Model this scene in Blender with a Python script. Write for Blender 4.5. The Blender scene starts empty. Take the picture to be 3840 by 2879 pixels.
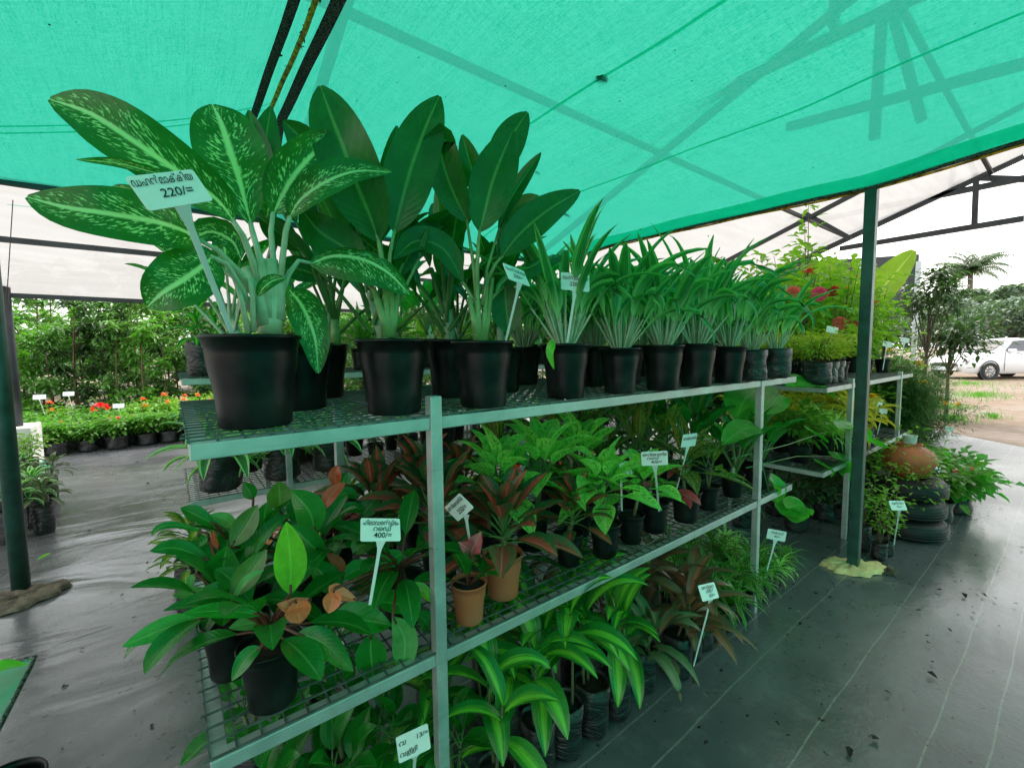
import bpy, math, random
from mathutils import Vector as V, Matrix
R=math.radians
sc=bpy.context.scene
COL=sc.collection
# ------------------------------------------------------------------ camera
YAW,PIT,ROL,FOC=.6565,.0761,-.0106,1651.6
fw=V((math.sin(YAW)*math.cos(PIT),math.cos(YAW)*math.cos(PIT),-math.sin(PIT)))
rt=V((math.cos(YAW),-math.sin(YAW),0)); up=rt.cross(fw)
cr,sr=math.cos(ROL),math.sin(ROL)
rt,up=cr*rt+sr*up,-sr*rt+cr*up
CAMP=V((0,0,1.2))
cd=bpy.data.cameras.new('camera'); cam=bpy.data.objects.new('camera',cd); COL.objects.link(cam)
cd.sensor_width=36; cd.lens=FOC/3840*36; cd.clip_start=.02; cd.clip_end=600
m=Matrix((rt,up,-fw)).transposed().to_4x4(); m.translation=CAMP; cam.matrix_world=m
sc.camera=cam
# ------------------------------------------------------------------ world, sun, exposure
w=bpy.data.worlds.new('World'); sc.world=w; w.use_nodes=True
nt=w.node_tree; nt.nodes.clear()
sk=nt.nodes.new('ShaderNodeTexSky'); sk.sky_type='NISHITA'; sk.sun_disc=False
sk.sun_elevation=R(58); sk.sun_rotation=R(60); sk.air_density=2; sk.dust_density=6; sk.ozone_density=1
b1=nt.nodes.new('ShaderNodeBackground'); b1.inputs[1].default_value=.05
b2=nt.nodes.new('ShaderNodeBackground'); b2.inputs[0].default_value=(1,1,1,1); b2.inputs[1].default_value=1.0
ad=nt.nodes.new('ShaderNodeAddShader'); wo=nt.nodes.new('ShaderNodeOutputWorld')
nt.links.new(sk.outputs[0],b1.inputs[0]); nt.links.new(b1.outputs[0],ad.inputs[0]); nt.links.new(b2.outputs[0],ad.inputs[1]); nt.links.new(ad.outputs[0],wo.inputs[0])
sl=bpy.data.lights.new('sun','SUN'); sl.energy=1.3; sl.angle=R(14); sl.color=(1,.96,.9)
so=bpy.data.objects.new('sun',sl); COL.objects.link(so)
el,az=R(58),R(60)
sd=V((math.sin(az)*math.cos(el),math.cos(az)*math.cos(el),math.sin(el)))
so.rotation_euler=sd.to_track_quat('Z','Y').to_euler(); so.location=(0,0,12)
vs=sc.view_settings; vs.view_transform='Standard'; vs.look='None'; vs.gamma=1; vs.use_curve_mapping=False; vs.exposure=1.05
sc.cycles.max_bounces=12; sc.cycles.diffuse_bounces=5; sc.cycles.transparent_max_bounces=24
# ------------------------------------------------------------------ helpers
K=3840/2211
def U(px,py,ax,val):
    d=(px*K-1920)/FOC*rt-(py*K-1439.5)/FOC*up+fw
    i='xyz'.index(ax); t=(val-CAMP[i])/d[i]
    return CAMP+t*d
ORD=['first','second','third','fourth','fifth','sixth','seventh','eighth','ninth','tenth','eleventh','twelfth','thirteenth','fourteenth','fifteenth','sixteenth','seventeenth','eighteenth','nineteenth','twentieth','twenty-first','twenty-second','twenty-third','twenty-fourth','twenty-fifth','twenty-sixth','twenty-seventh','twenty-eighth','twenty-ninth','thirtieth']
rng=random.Random(7)
def rv(a,b): return rng.uniform(a,b)
class MB:
    def __init__(s): s.v=[];s.f=[];s.uv=[];s.c=[]
    def face(s,idx,uvs=None,c=0):
        s.f.append(idx); s.uv+= uvs if uvs else [(0,0)]*len(idx); s.c+=[c]*len(idx)
    def grid(s,rows,c=0,closed=False,uvr=None):
        b=len(s.v); n=len(rows); m=len(rows[0])
        for r in rows: s.v+=[tuple(p) for p in r]
        for i in range(n-1):
            for j in range(m if closed else m-1):
                k=(j+1)%m
                s.face((b+i*m+j,b+i*m+k,b+(i+1)*m+k,b+(i+1)*m+j),[(j/(m-1),i/(n-1)),((j+1)/(m-1),i/(n-1)),((j+1)/(m-1),(i+1)/(n-1)),(j/(m-1),(i+1)/(n-1))],c)
        return b
    def box(s,x0,x1,y0,y1,z0,z1,c=0):
        b=len(s.v); s.v+=[(x,y,z) for z in (z0,z1) for x,y in ((x0,y0),(x1,y0),(x1,y1),(x0,y1))]
        for q in ((3,2,1,0),(4,5,6,7),(0,1,5,4),(1,2,6,5),(2,3,7,6),(3,0,4,7)): s.face(tuple(b+i for i in q),None,c)
    def beam(s,p,q,w,h,c=0):
        p=V(p);q=V(q); d=(q-p).normalized(); a=V((0,0,1)) if abs(d.z)<.95 else V((1,0,0))
        x=d.cross(a).normalized()*w/2; y=x.cross(d).normalized()*h/2; b=len(s.v)
        for o in (p,q): s.v+=[tuple(o-x-y),tuple(o+x-y),tuple(o+x+y),tuple(o-x+y)]
        for f in ((3,2,1,0),(4,5,6,7),(0,1,5,4),(1,2,6,5),(2,3,7,6),(3,0,4,7)): s.face(tuple(b+i for i in f),None,c)
    def tube(s,pts,r0,r1=None,sides=6,c=0,cap=True):
        r1=r0 if r1 is None else r1; pts=[V(p) for p in pts]; n=len(pts); rows=[]; px=None
        for i,p in enumerate(pts):
            d=(pts[min(i+1,n-1)]-pts[max(i-1,0)]).normalized()
            if px is None: px=d.cross(V((0,0,1)) if abs(d.z)<.9 else V((1,0,0))).normalized()
            px=(px-d*px.dot(d)).normalized(); py=d.cross(px); r=r0+(r1-r0)*i/(n-1)
            rows.append([p+px*r*math.cos(6.2832*k/sides)+py*r*math.sin(6.2832*k/sides) for k in range(sides)])
        b=s.grid(rows,c,True)
        if cap:
            s.face(tuple(b+(n-1)*sides+k for k in range(sides)),None,c); s.face(tuple(b+k for k in reversed(range(sides))),None,c)
    def lathe(s,prof,seg=24,o=(0,0,0),wob=0,c=0,sx=1,sy=1,fr=5):
        o=V(o); rows=[]; ph=rv(0,9)
        for r,z in prof:
            rows.append([o+V((sx*r*(1+wob*(math.sin(fr*a+ph+z*30)*.5+math.sin(3*a+z*47)*.5))*math.cos(a),sy*r*(1+wob*math.sin(4*a+ph-z*25))*math.sin(a),z)) for a in [6.28318*k/seg for k in range(seg)]])
        return s.grid(rows,c,True)
    def leaf(s,pts,w,face,n=8,fold=.18,a=1.0,b=.8,rnd=None,wave=0,m=2,twist=0):
        pts=[V(p) for p in pts]; rnd=rv(0,1) if rnd is None else rnd; face=V(face)
        # catmull resample
        P=[pts[0]*2-pts[1]]+pts+[pts[-1]*2-pts[-2]]; L=len(pts)-1; cl=[]
        for i in range(n+1):
            u=i/n*L; k=min(int(u),L-1); t=u-k; p0,p1,p2,p3=P[k:k+4]
            cl.append(.5*((2*p1)+(p2-p0)*t+(2*p0-5*p1+4*p2-p3)*t*t+(3*p1-p0-3*p2+p3)*t**3))
        rows=[]; wp=rv(0,6)
        for i,p in enumerate(cl):
            d=(cl[min(i+1,n)]-cl[max(i-1,0)]); 
            if d.length<1e-9: d=V((0,0,1))
            d.normalize(); sd=d.cross(face)
            if sd.length<.05: sd=d.cross(V((.3,.5,.8)))
            sd.normalize(); nn=sd.cross(d).normalized()
            if twist: 
                q=Matrix.Rotation(twist*i/n,3,d); sd=q@sd; nn=q@nn
            t=i/n; ww=w*.5*max(.02,math.sin(math.pi*min(1,max(0,t))**a))**b
            row=[]
            for j in range(-m,m+1):
                q=j/m; row.append(p+sd*ww*q+nn*(fold*ww*(abs(q)**1.5)*2+wave*w*math.sin(t*14+wp+(3 if j>0 else 0))*abs(q)))
            rows.append(row)
        s.grid(rows,rnd)
    def sleaf(s,p,d,face,L,w,rnd=None,fold=.25):
        p=V(p); d=V(d).normalized(); sd=d.cross(V(face)); 
        if sd.length<.05: sd=d.cross(V((.6,.3,.2)))
        sd.normalize(); n=sd.cross(d); c=rv(0,1) if rnd is None else rnd; b=len(s.v)
        dr=-n*L*.12
        s.v+=[tuple(x) for x in (p,p+d*L*.35+sd*w*.5+n*w*fold,p+d*L*.35,p+d*L*.35-sd*w*.5+n*w*fold,p+d*L*.75+sd*w*.32+n*w*fold*.6+dr,p+d*L*.75+dr*.9,p+d*L*.75-sd*w*.32+n*w*fold*.6+dr,p+d*L+dr*2)]
        q=[(.5,0),(0,.35),(.5,.35),(1,.35),(.15,.75),(.5,.75),(.85,.75),(.5,1)]
        for f in ((0,1,2),(0,2,3),(1,4,5,2),(2,5,6,3),(4,7,5),(5,7,6)): s.face(tuple(b+i for i in f),[q[i] for i in f],c)
    def build(s,name,mat,parent=None,smooth=True,loc=None):
        me=bpy.data.meshes.new(name); me.from_pydata([tuple(x) for x in s.v],[],s.f)
        ul=me.uv_layers.new(name='UVMap'); ul.data.foreach_set('uv',[x for t in s.uv for x in t])
        ca=me.color_attributes.new('rnd','FLOAT_COLOR','CORNER'); ca.data.foreach_set('color',[x for c in s.c for x in (c,c,c,1)])
        if smooth: me.polygons.foreach_set('use_smooth',[True]*len(me.polygons))
        me.materials.append(mat); me.update()
        o=bpy.data.objects.new(name,me); COL.objects.link(o)
        if parent: o.parent=parent
        if loc: o.location=loc
        return o
def empty(name,loc=(0,0,0),rz=0):
    o=bpy.data.objects.new(name,None); COL.objects.link(o); o.location=loc; o.rotation_euler=(0,0,rz); o.empty_display_size=.05; return o
def tag(o,label=None,cat=None,group=None,kind=None):
    if label: o['label']=label
    if cat: o['category']=cat
    if group: o['group']=group
    if kind: o['kind']=kind
    return o
def copyt(o,loc,rz=0,s=1,label=None,group=None,first=[]):
    c=o.copy(); COL.objects.link(c); c.location=loc; c.rotation_euler=(0,0,rz); c.scale=(s,s,s)
    if label: c['label']=label
    if group: c['group']=group
    for ch in list(o.children):
        d=ch.copy(); COL.objects.link(d); d.parent=c
        for g in ch.children:
            e=g.copy(); COL.objects.link(e); e.parent=d
    return c
class Proto:   # first use moves the source itself, later uses copy it
    def __init__(s,o): s.o=o; s.used=False
    def put(s,loc,rz=0,sc_=1,label=None,group=None):
        if not s.used:
            s.used=True; o=s.o; o.location=loc; o.rotation_euler=(0,0,rz); o.scale=(sc_,)*3
            if label: o['label']=label
            if group: o['group']=group
            return o
        return copyt(s.o,loc,rz,sc_,label,group)
# ------------------------------------------------------------------ materials
class NT:
    def __init__(s,name):
        s.m=bpy.data.materials.new(name); s.m.use_nodes=True; s.t=s.m.node_tree; s.t.nodes.clear(); s.out=s.n('ShaderNodeOutputMaterial')
    def n(s,ty,**k):
        x=s.t.nodes.new(ty)
        for a,b in k.items(): setattr(x,a,b)
        return x
    def l(s,a,b): s.t.links.new(a,b)
    def val(s,sock,v):
        if hasattr(v,'default_value') or isinstance(v,bpy.types.NodeSocket): s.l(v,sock)
        elif isinstance(v,(tuple,list)) and len(v)==3 and sock.type=='RGBA': sock.default_value=(*v,1)
        else: sock.default_value=v
    def math(s,op,a,b=None,c=None,clamp=False):
        x=s.n('ShaderNodeMath',operation=op,use_clamp=clamp); s.val(x.inputs[0],a)
        if b is not None: s.val(x.inputs[1],b)
        if c is not None: s.val(x.inputs[2],c)
        return x.outputs[0]
    def mix(s,f,a,b,blend='MIX'):
        x=s.n('ShaderNodeMix',data_type='RGBA',blend_type=blend); s.val(x.inputs[0],f); s.val(x.inputs[6],a); s.val(x.inputs[7],b); return x.outputs[2]
    def ramp(s,v,a,b,lo=0.,hi=1.):
        x=s.n('ShaderNodeMapRange',clamp=True); s.val(x.inputs[0],v); x.inputs[1].default_value=a; x.inputs[2].default_value=b; x.inputs[3].default_value=lo; x.inputs[4].default_value=hi; return x.outputs[0]
    def noise(s,scale,det=3,vec=None,rough=.55,dim='3D',dist=0):
        x=s.n('ShaderNodeTexNoise',noise_dimensions=dim); x.inputs['Scale'].default_value=scale; x.inputs['Detail'].default_value=det; x.inputs['Roughness'].default_value=rough; x.inputs['Distortion'].default_value=dist
        if vec is not None: s.l(vec,x.inputs['Vector'])
        return x.outputs[0]
    def xyz(s,a,b,c):
        x=s.n('ShaderNodeCombineXYZ'); s.val(x.inputs[0],a); s.val(x.inputs[1],b); s.val(x.inputs[2],c); return x.outputs[0]
    def obj(s): return s.n('ShaderNodeTexCoord').outputs['Object']
    def mapv(s,vec,sc=(1,1,1),rot=(0,0,0)):
        x=s.n('ShaderNodeMapping'); s.l(vec,x.inputs[0]); x.inputs['Scale'].default_value=sc; x.inputs['Rotation'].default_value=rot; return x.outputs[0]
    def bump(s,h,st=.3,d=.01):
        x=s.n('ShaderNodeBump'); x.inputs['Strength'].default_value=st; x.inputs['Distance'].default_value=d; s.l(h,x.inputs['Height']); return x.outputs[0]
    def pbr(s,col,rough=.5,metal=0,spec=.5,nrm=None,**k):
        x=s.n('ShaderNodeBsdfPrincipled'); s.val(x.inputs['Base Color'],col); s.val(x.inputs['Roughness'],rough); s.val(x.inputs['Metallic'],metal); s.val(x.inputs['Specular IOR Level'],spec)
        if nrm is not None: s.l(nrm,x.inputs['Normal'])
        for a,b in k.items(): s.val(x.inputs[a],b)
        return x.outputs[0]
    def fin(s,sh): s.l(sh,s.out.inputs[0]); return s.m
def simple(name,col,rough=.5,metal=0,var=.25,scale=12,bump=0,spec=.5,col2=None):
    t=NT(name); v=t.noise(scale,4,t.obj()); f=t.ramp(v,.35,.7)
    c2=col2 or tuple(min(1,x*(1+var)) for x in col); c1=col if col2 else tuple(x*(1-var) for x in col)
    nr=t.bump(t.noise(scale*6,3,t.obj()),bump,.005) if bump else None
    return t.fin(t.pbr(t.mix(f,c1,c2),t.ramp(v,.3,.7,rough*.85,min(1,rough*1.2)),metal,spec,nr))
def leafmat(name,pat,c1,c2,c3,rough=.38,tl=.3,trc=None):
    if not any(k in name for k in ('sapling','bush','hibiscus','yellow_leaf','banana','tree','palm','feather','petal','yellow')): c1,c2,c3=[(tuple(min(.85,x*k) for x,k in zip(c,(.85,1.25,.85))) if c[1]>c[0] else tuple(min(.8,x*1.15) for x in c)) for c in (c1,c2,c3)]
    t=NT(name); uv=t.n('ShaderNodeTexCoord').outputs['UV']; sp=t.n('ShaderNodeSeparateXYZ'); t.l(uv,sp.inputs[0]); u,v=sp.outputs[0],sp.outputs[1]
    at=t.n('ShaderNodeAttribute',attribute_name='rnd'); rn=at.outputs['Fac']
    oi=t.n('ShaderNodeObjectInfo').outputs['Random']
    c=t.math('MULTIPLY',t.math('ABSOLUTE',t.math('SUBTRACT',u,.5)),2)
    seed=t.math('MULTIPLY',t.math('ADD',rn,oi),37)
    lat=t.math('SUBTRACT',v,t.math('MULTIPLY',c,.22))          # coordinate that is constant along side veins
    vein=t.math('SINE',t.math('MULTIPLY',lat,85))
    base=t.mix(t.ramp(t.noise(3,3,t.xyz(u,t.math('MULTIPLY',v,2),seed)),.3,.7),c1,tuple(x*1.35 for x in c1))
    rib=t.ramp(c,.035,.09,1,0)
    bl=t.n('ShaderNodeMix',data_type='RGBA')
    if pat=='plain':
        col=t.mix(t.math('MULTIPLY',t.ramp(vein,.6,1),.12),base,c2); col=t.mix(t.math('MULTIPLY',rib,.6),col,c3)
    elif pat=='spots':
        vec=t.xyz(t.math('MULTIPLY',lat,26),t.math('MULTIPLY',u,7),seed)
        big=t.noise(2.2,2,t.xyz(t.math('MULTIPLY',v,3),t.math('MULTIPLY',u,2),seed))
        n=t.noise(1.7,3,vec,.6); th=t.math('ADD',n,t.math('MULTIPLY',t.math('SUBTRACT',big,.5),.35)); th=t.math('SUBTRACT',th,t.ramp(c,.55,1,0,.15))
        col=t.mix(t.ramp(th,.535,.62),base,c2); col=t.mix(t.ramp(c,.05,.13,1,0),col,c3)
    elif pat in('edge','strap'):
        n=t.noise(3,2,t.xyz(t.math('MULTIPLY',v,3),0,seed)); cc=t.math('ADD',c,t.math('MULTIPLY',n,.16))
        col=t.mix(t.ramp(cc,.62,.7),base,c2); col=t.mix(t.math('MULTIPLY',t.ramp(t.math('SINE',t.math('MULTIPLY',u,46)),.6,1),.25),col,c3)
        if pat=='strap': col=t.mix(t.ramp(v,.02,.34,.9,0),col,c3)
    elif pat=='stripe':
        n=t.noise(1,2,t.xyz(t.math('MULTIPLY',u,14),t.math('MULTIPLY',v,1.2),seed),.6); cc=t.math('ADD',t.math('MULTIPLY',c,.8),t.math('SUBTRACT',n,.5))
        col=t.mix(t.ramp(cc,.12,.42,1,0),base,c2); col=t.mix(t.math('MULTIPLY',rib,.3),col,c3)
    elif pat=='center':
        n=t.noise(1,4,t.xyz(t.math('MULTIPLY',lat,16),t.math('MULTIPLY',u,9),seed),.65); cc=t.math('ADD',c,t.math('MULTIPLY',t.math('SUBTRACT',n,.5),1.5))
        col=t.mix(t.ramp(cc,.30,.62,1,0),base,t.mix(rn,c2,tuple(x*.6 for x in c2))); col=t.mix(rib,col,c3)
    elif pat=='mottle':
        n=t.noise(1,4,t.xyz(t.math('MULTIPLY',lat,24),t.math('MULTIPLY',u,12),seed),.7); d=t.math('ABSOLUTE',t.math('SUBTRACT',c,.55)); th=t.math('SUBTRACT',n,t.math('MULTIPLY',d,.22))
        col=t.mix(t.ramp(th,.47,.56),base,c2); col=t.mix(rib,col,c3)
    # age / tint variation leaf to leaf
    col=t.mix(t.ramp(rn,.8,1,0,.35),col,t.mix(.5,col,c3)); col=t.mix(t.ramp(rn,0,.5,.35,0),col,t.mix(.6,col,(.01,.03,.015)))
    dirt=t.noise(9,4,t.obj()); col=t.mix(t.ramp(dirt,.6,.8,0,.18),col,(.25,.22,.15))
    h=t.math('ADD',t.math('MULTIPLY',vein,.12),t.math('MULTIPLY',t.ramp(c,0,.12,-1,0),1)); nr=t.bump(h,.35,.002)
    P=t.pbr(col,t.ramp(dirt,.3,.7,rough*.62,rough*1.15),0,.45,nr)
    tr=t.n('ShaderNodeBsdfTranslucent'); t.l(t.mix(1,col,trc or (1.8,2.2,.9),'MULTIPLY'),tr.inputs[0])
    ms=t.n('ShaderNodeMixShader'); ms.inputs[0].default_value=tl; t.l(P,ms.inputs[1]); t.l(tr.outputs[0],ms.inputs[2])
    return t.fin(ms.outputs[0])
M={}
M['diefS']=leafmat('spotted_leaf','spots',(.012,.11,.012),(.34,.54,.30),(.5,.62,.42),.33,.3)
M['diefG']=leafmat('dark_leaf','plain',(.010,.085,.014),(.022,.12,.028),(.16,.3,.12),.32,.28)
M['strap']=leafmat('strap_leaf','strap',(.012,.125,.045),(.10,.29,.12),(.5,.6,.45),.30,.35)
M['philo']=leafmat('philodendron_leaf','plain',(.012,.13,.02),(.02,.18,.03),(.16,.34,.12),.28,.25)
M['philoB']=leafmat('bright_philodendron_leaf','plain',(.025,.20,.035),(.04,.26,.05),(.16,.42,.12),.27,.25)
M['philoL']=leafmat('lime_philodendron_leaf','plain',(.16,.38,.035),(.2,.44,.05),(.4,.6,.15),.3,.35)
M['philoO']=leafmat('olive_philodendron_leaf','plain',(.07,.13,.03),(.1,.17,.04),(.2,.28,.1),.3,.25)
M['philoGr']=leafmat('pale_philodendron_leaf','plain',(.10,.22,.09),(.12,.26,.1),(.25,.42,.2),.3,.25)
M['philoR']=leafmat('red_young_leaf','plain',(.42,.07,.03),(.5,.1,.05),(.6,.2,.1),.3,.3,(1.3,1,1))
M['philoY']=leafmat('orange_young_leaf','plain',(.70,.17,.07),(.72,.2,.09),(.8,.4,.2),.3,.3,(1.3,1,1))
M['agR']=leafmat('red_aglaonema_leaf','center',(.02,.075,.035),(.52,.085,.06),(.6,.2,.13),.34,.2,(1.5,1.2,.9))
M['agP']=leafmat('pink_aglaonema_leaf','plain',(.42,.07,.08),(.5,.1,.1),(.55,.3,.22),.34,.25,(1.4,1,1))
M['agL']=leafmat('lime_aglaonema_leaf','mottle',(.26,.46,.13),(.045,.20,.05),(.4,.58,.25),.34,.3)
M['croton']=leafmat('croton_leaf','mottle',(.035,.075,.02),(.35,.30,.05),(.4,.36,.1),.32,.2)
M['aucuba']=leafmat('gold_dust_leaf','spots',(.05,.13,.02),(.6,.55,.1),(.4,.42,.1),.32,.25)
M['drac']=leafmat('striped_dracaena_leaf','stripe',(.018,.14,.035),(.26,.50,.07),(.3,.5,.12),.32,.3)
M['dracW']=leafmat('white_edged_leaf','edge',(.04,.14,.06),(.5,.6,.38),(.2,.36,.2),.33,.3)
M['cord']=leafmat('brown_cordyline_leaf','stripe',(.08,.075,.035),(.30,.13,.06),(.3,.14,.07),.4,.2,(1.4,1.1,.8))
M['cordG']=leafmat('grey_cordyline_leaf','stripe',(.07,.12,.06),(.2,.2,.12),(.3,.25,.14),.4,.2,(1.4,1.1,.8))
M['song']=leafmat('narrow_striped_leaf','edge',(.018,.10,.022),(.25,.36,.09),(.1,.25,.05),.4,.3)
M['pale']=leafmat('pale_spider_leaf','edge',(.3,.4,.14),(.6,.62,.35),(.5,.55,.3),.45,.3)
M['mango']=leafmat('sapling_leaf','plain',(.10,.22,.055),(.15,.28,.075),(.2,.3,.1),.36,.3)
M['bush']=leafmat('bush_leaf','plain',(.08,.22,.03),(.12,.27,.05),(.2,.35,.08),.4,.35)
M['limeb']=leafmat('lime_bush_leaf','plain',(.15,.31,.03),(.2,.38,.04),(.32,.46,.08),.42,.35)
M['hib']=leafmat('hibiscus_leaf','plain',(.19,.36,.04),(.26,.43,.05),(.4,.52,.1),.4,.4)
M['lyel']=leafmat('lime_yellow_leaf','plain',(.32,.38,.04),(.4,.44,.05),(.5,.5,.12),.45,.35)
M['yel']=leafmat('yellow_leaf','plain',(.55,.56,.06),(.6,.6,.08),(.6,.62,.2),.42,.4,(1.3,1.3,.7))
M['dkbush']=leafmat('dark_bush_leaf','plain',(.03,.075,.025),(.04,.1,.03),(.1,.16,.05),.4,.25)
M['fern']=leafmat('feathery_leaf','plain',(.06,.15,.04),(.08,.18,.05),(.12,.22,.06),.5,.3)
M['tree']=leafmat('far_tree_leaf','plain',(.085,.135,.095),(.10,.165,.11),(.1,.16,.09),.6,.2)
M['palm']=leafmat('palm_frond_leaf','plain',(.05,.10,.04),(.07,.13,.05),(.14,.18,.08),.5,.2)
M['ban']=leafmat('banana_leaf','plain',(.2,.32,.04),(.36,.52,.08),(.5,.6,.2),.4,.45)
M['gink']=leafmat('round_climber_leaf','plain',(.06,.24,.04),(.08,.28,.05),(.2,.4,.12),.34,.35)
def flowermat(n,c): return leafmat(n,'plain',c,tuple(x*.8 for x in c),tuple(min(1,x*1.3) for x in c),.5,.35,(1.3,1.1,1.1))
M['fred']=flowermat('red_petal',(.75,.02,.03)); M['fpink']=flowermat('pink_petal',(.8,.07,.2)); M['fcor']=flowermat('coral_petal',(.8,.16,.12)); M['for']=flowermat('orange_petal',(.85,.25,.08)); M['fyel']=flowermat('yellow_petal',(.85,.65,.03))
M['stemP']=simple('pale_petiole',(.30,.42,.24),.4,var=.25,scale=25,col2=(.5,.6,.42)); M['stemG']=simple('green_petiole',(.09,.2,.05),.4,var=.3,scale=20); M['stemY']=simple('lime_petiole',(.17,.30,.10),.4,var=.3,scale=22); M['stemR']=simple('red_petiole',(.13,.035,.02),.4,var=.3,scale=20)
M['cane']=simple('cane_stem',(.16,.17,.07),.6,var=.4,scale=40); M['wood']=simple('woody_stem',(.16,.1,.06),.8,var=.4,scale=30,bump=.4)
M['soil']=simple('potting_soil',(.02,.014,.01),.95,var=.6,scale=60,bump=.9)
def potmat(name,c,rough,dust):
    t=NT(name); o=t.obj(); n=t.noise(9,5,o,.65); n2=t.noise(70,3,o); oi=t.n('ShaderNodeObjectInfo').outputs['Random']
    col=t.mix(t.math('MULTIPLY',t.ramp(n,.42,.72),t.math('MULTIPLY_ADD',oi,.5,.4)),c,dust)
    return t.fin(t.pbr(col,t.ramp(n,.3,.7,rough*.8,rough*1.35),0,.28,t.bump(n2,.12,.002)))
M['pot']=potmat('black_pot_plastic',(.003,.005,.005),.36,(.028,.033,.029)); M['terra']=potmat('terracotta_plastic',(.46,.12,.05),.55,(.40,.15,.08))
def bagmat():
    t=NT('black_grow_bag'); o=t.obj(); n=t.noise(6,4,t.mapv(o,(1,1,3)),.6,dist=1.5); n2=t.noise(14,4,o,.7)
    col=t.mix(t.ramp(n2,.45,.8),(.011,.012,.013),(.05,.053,.05))
    return t.fin(t.pbr(col,t.ramp(n2,.3,.7,.28,.5),0,.55,t.bump(n,.9,.02)))
M['bag']=bagmat()
def galv():
    t=NT('galvanised_steel'); o=t.obj(); v=t.n('ShaderNodeTexVoronoi'); v.inputs['Scale'].default_value=60; t.l(o,v.inputs['Vector'])
    n=t.noise(8,5,o,.65); streak=t.noise(3,4,t.mapv(o,(2,30,30)),.6)
    col=t.mix(t.ramp(n,.4,.7),(.40,.45,.44),(.58,.63,.61)); col=t.mix(t.ramp(streak,.55,.8,0,.5),col,(.25,.28,.27)); rs=t.noise(5,5,o,.7); col=t.mix(t.ramp(rs,.66,.75,0,.8),col,(.22,.11,.05))
    return t.fin(t.pbr(col,t.ramp(n,.3,.7,.36,.55),.55,.5,t.bump(n,.1,.003)))
M['galv']=galv()
M['wire']=simple('mesh_wire',(.10,.13,.12),.5,.4,var=.3,scale=30)
M['green_steel']=simple('green_painted_steel',(.02,.075,.06),.4,.1,var=.35,scale=14)
M['dark_steel']=simple('dark_frame_steel',(.06,.065,.075),.5,.3,var=.3,scale=8)
M['tagw']=simple('white_tag_plastic',(.8,.82,.8),.4,var=.04,scale=20); M['ink']=simple('black_ink',(.012,.012,.015),.5,var=.1)
M['mortar']=simple('yellow_mortar',(.80,.56,.27),.9,var=.25,scale=18,bump=.7); M['oldmort']=simple('old_mortar',(.12,.10,.07),.9,var=.7,scale=25,bump=.8)
M['clay']=simple('terracotta_clay',(.46,.12,.045),.6,var=.3,scale=14,bump=.25)
M['whitep']=simple('white_paint',(.75,.75,.72),.6,var=.1,scale=9,bump=.15)
M['rubber']=simple('black_rubber',(.007,.007,.008),.55,var=.4,scale=30,bump=.4)
M['carpaint']=simple('white_car_paint',(.78,.79,.80),.2,var=.03,scale=3,spec=.7); M['carglass']=simple('dark_car_glass',(.03,.035,.045),.05,var=.2,scale=2,spec=.9); M['chrome']=simple('alloy_metal',(.5,.5,.5),.3,.9,var=.1)
M['tyre']=simple('tyre_rubber',(.025,.025,.025),.8,var=.3,scale=20); M['lamp']=simple('headlamp_lens',(.6,.62,.65),.08,var=.1,spec=.9)
M['board']=simple('dark_board',(.045,.05,.058),.7,var=.2,scale=2); M['bark']=simple('bark',(.14,.11,.085),.9,var=.4,scale=12,bump=.6)
M['hose']=simple('green_hose',(.02,.3,.16),.35,var=.2,scale=15); M['purple']=simple('purple_plastic',(.07,.012,.22),.4,var=.2); M['glassy']=simple('clear_cup',(.55,.6,.55),.08,var=.2,scale=20)
# shade net: woven plastic that lets light through
def netmat():
    t=NT('green_shade_net'); o=t.obj()
    st=t.noise(14,4,t.mapv(o,(16,.35,1)),.55); st2=t.noise(16,5,t.mapv(o,(1,9,1)),.7); fine=t.noise(260,2,t.mapv(o,(1,.25,1))); bl=t.noise(1.1,3,o)
    f=t.math('ADD',t.math('MULTIPLY',st,.30),t.math('ADD',t.math('MULTIPLY',fine,.42),t.math('MULTIPLY',st2,.28)))
    col=t.mix(t.ramp(f,.38,.62),(.02,.70,.47),(.14,.97,.72)); col=t.mix(t.ramp(bl,.35,.7,0,.45),col,(.09,.80,.62))
    sp=t.noise(38,2,o,.5); col=t.mix(t.ramp(sp,.755,.78),col,(.01,.06,.04))
    tr=t.n('ShaderNodeBsdfTranslucent'); t.l(col,tr.inputs[0]); df=t.n('ShaderNodeBsdfDiffuse'); df.inputs[0].default_value=(.01,.32,.23,1)
    tp=t.n('ShaderNodeBsdfTransparent'); t.l(t.mix(1,col,(.6,1,.95),'MULTIPLY'),tp.inputs[0])
    a=t.n('ShaderNodeMixShader'); a.inputs[0].default_value=.22; t.l(tr.outputs[0],a.inputs[1]); t.l(df.outputs[0],a.inputs[2])
    b=t.n('ShaderNodeMixShader'); t.l(t.ramp(f,.4,.65,.16,.36),b.inputs[0]); t.l(a.outputs[0],b.inputs[1]); t.l(tp.outputs[0],b.inputs[2])
    return t.fin(b.outputs[0])
M['net']=netmat()
def strapm():
    t=NT('black_net_strip'); o=t.obj(); n=t.noise(220,3,t.mapv(o,(1,.5,1)),.7)
    df=t.n('ShaderNodeBsdfDiffuse'); t.l(t.mix(t.ramp(n,.4,.7),(.02,.022,.022),(.30,.29,.27)),df.inputs[0]); return t.fin(df.outputs[0])
M['strip']=strapm()
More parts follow.
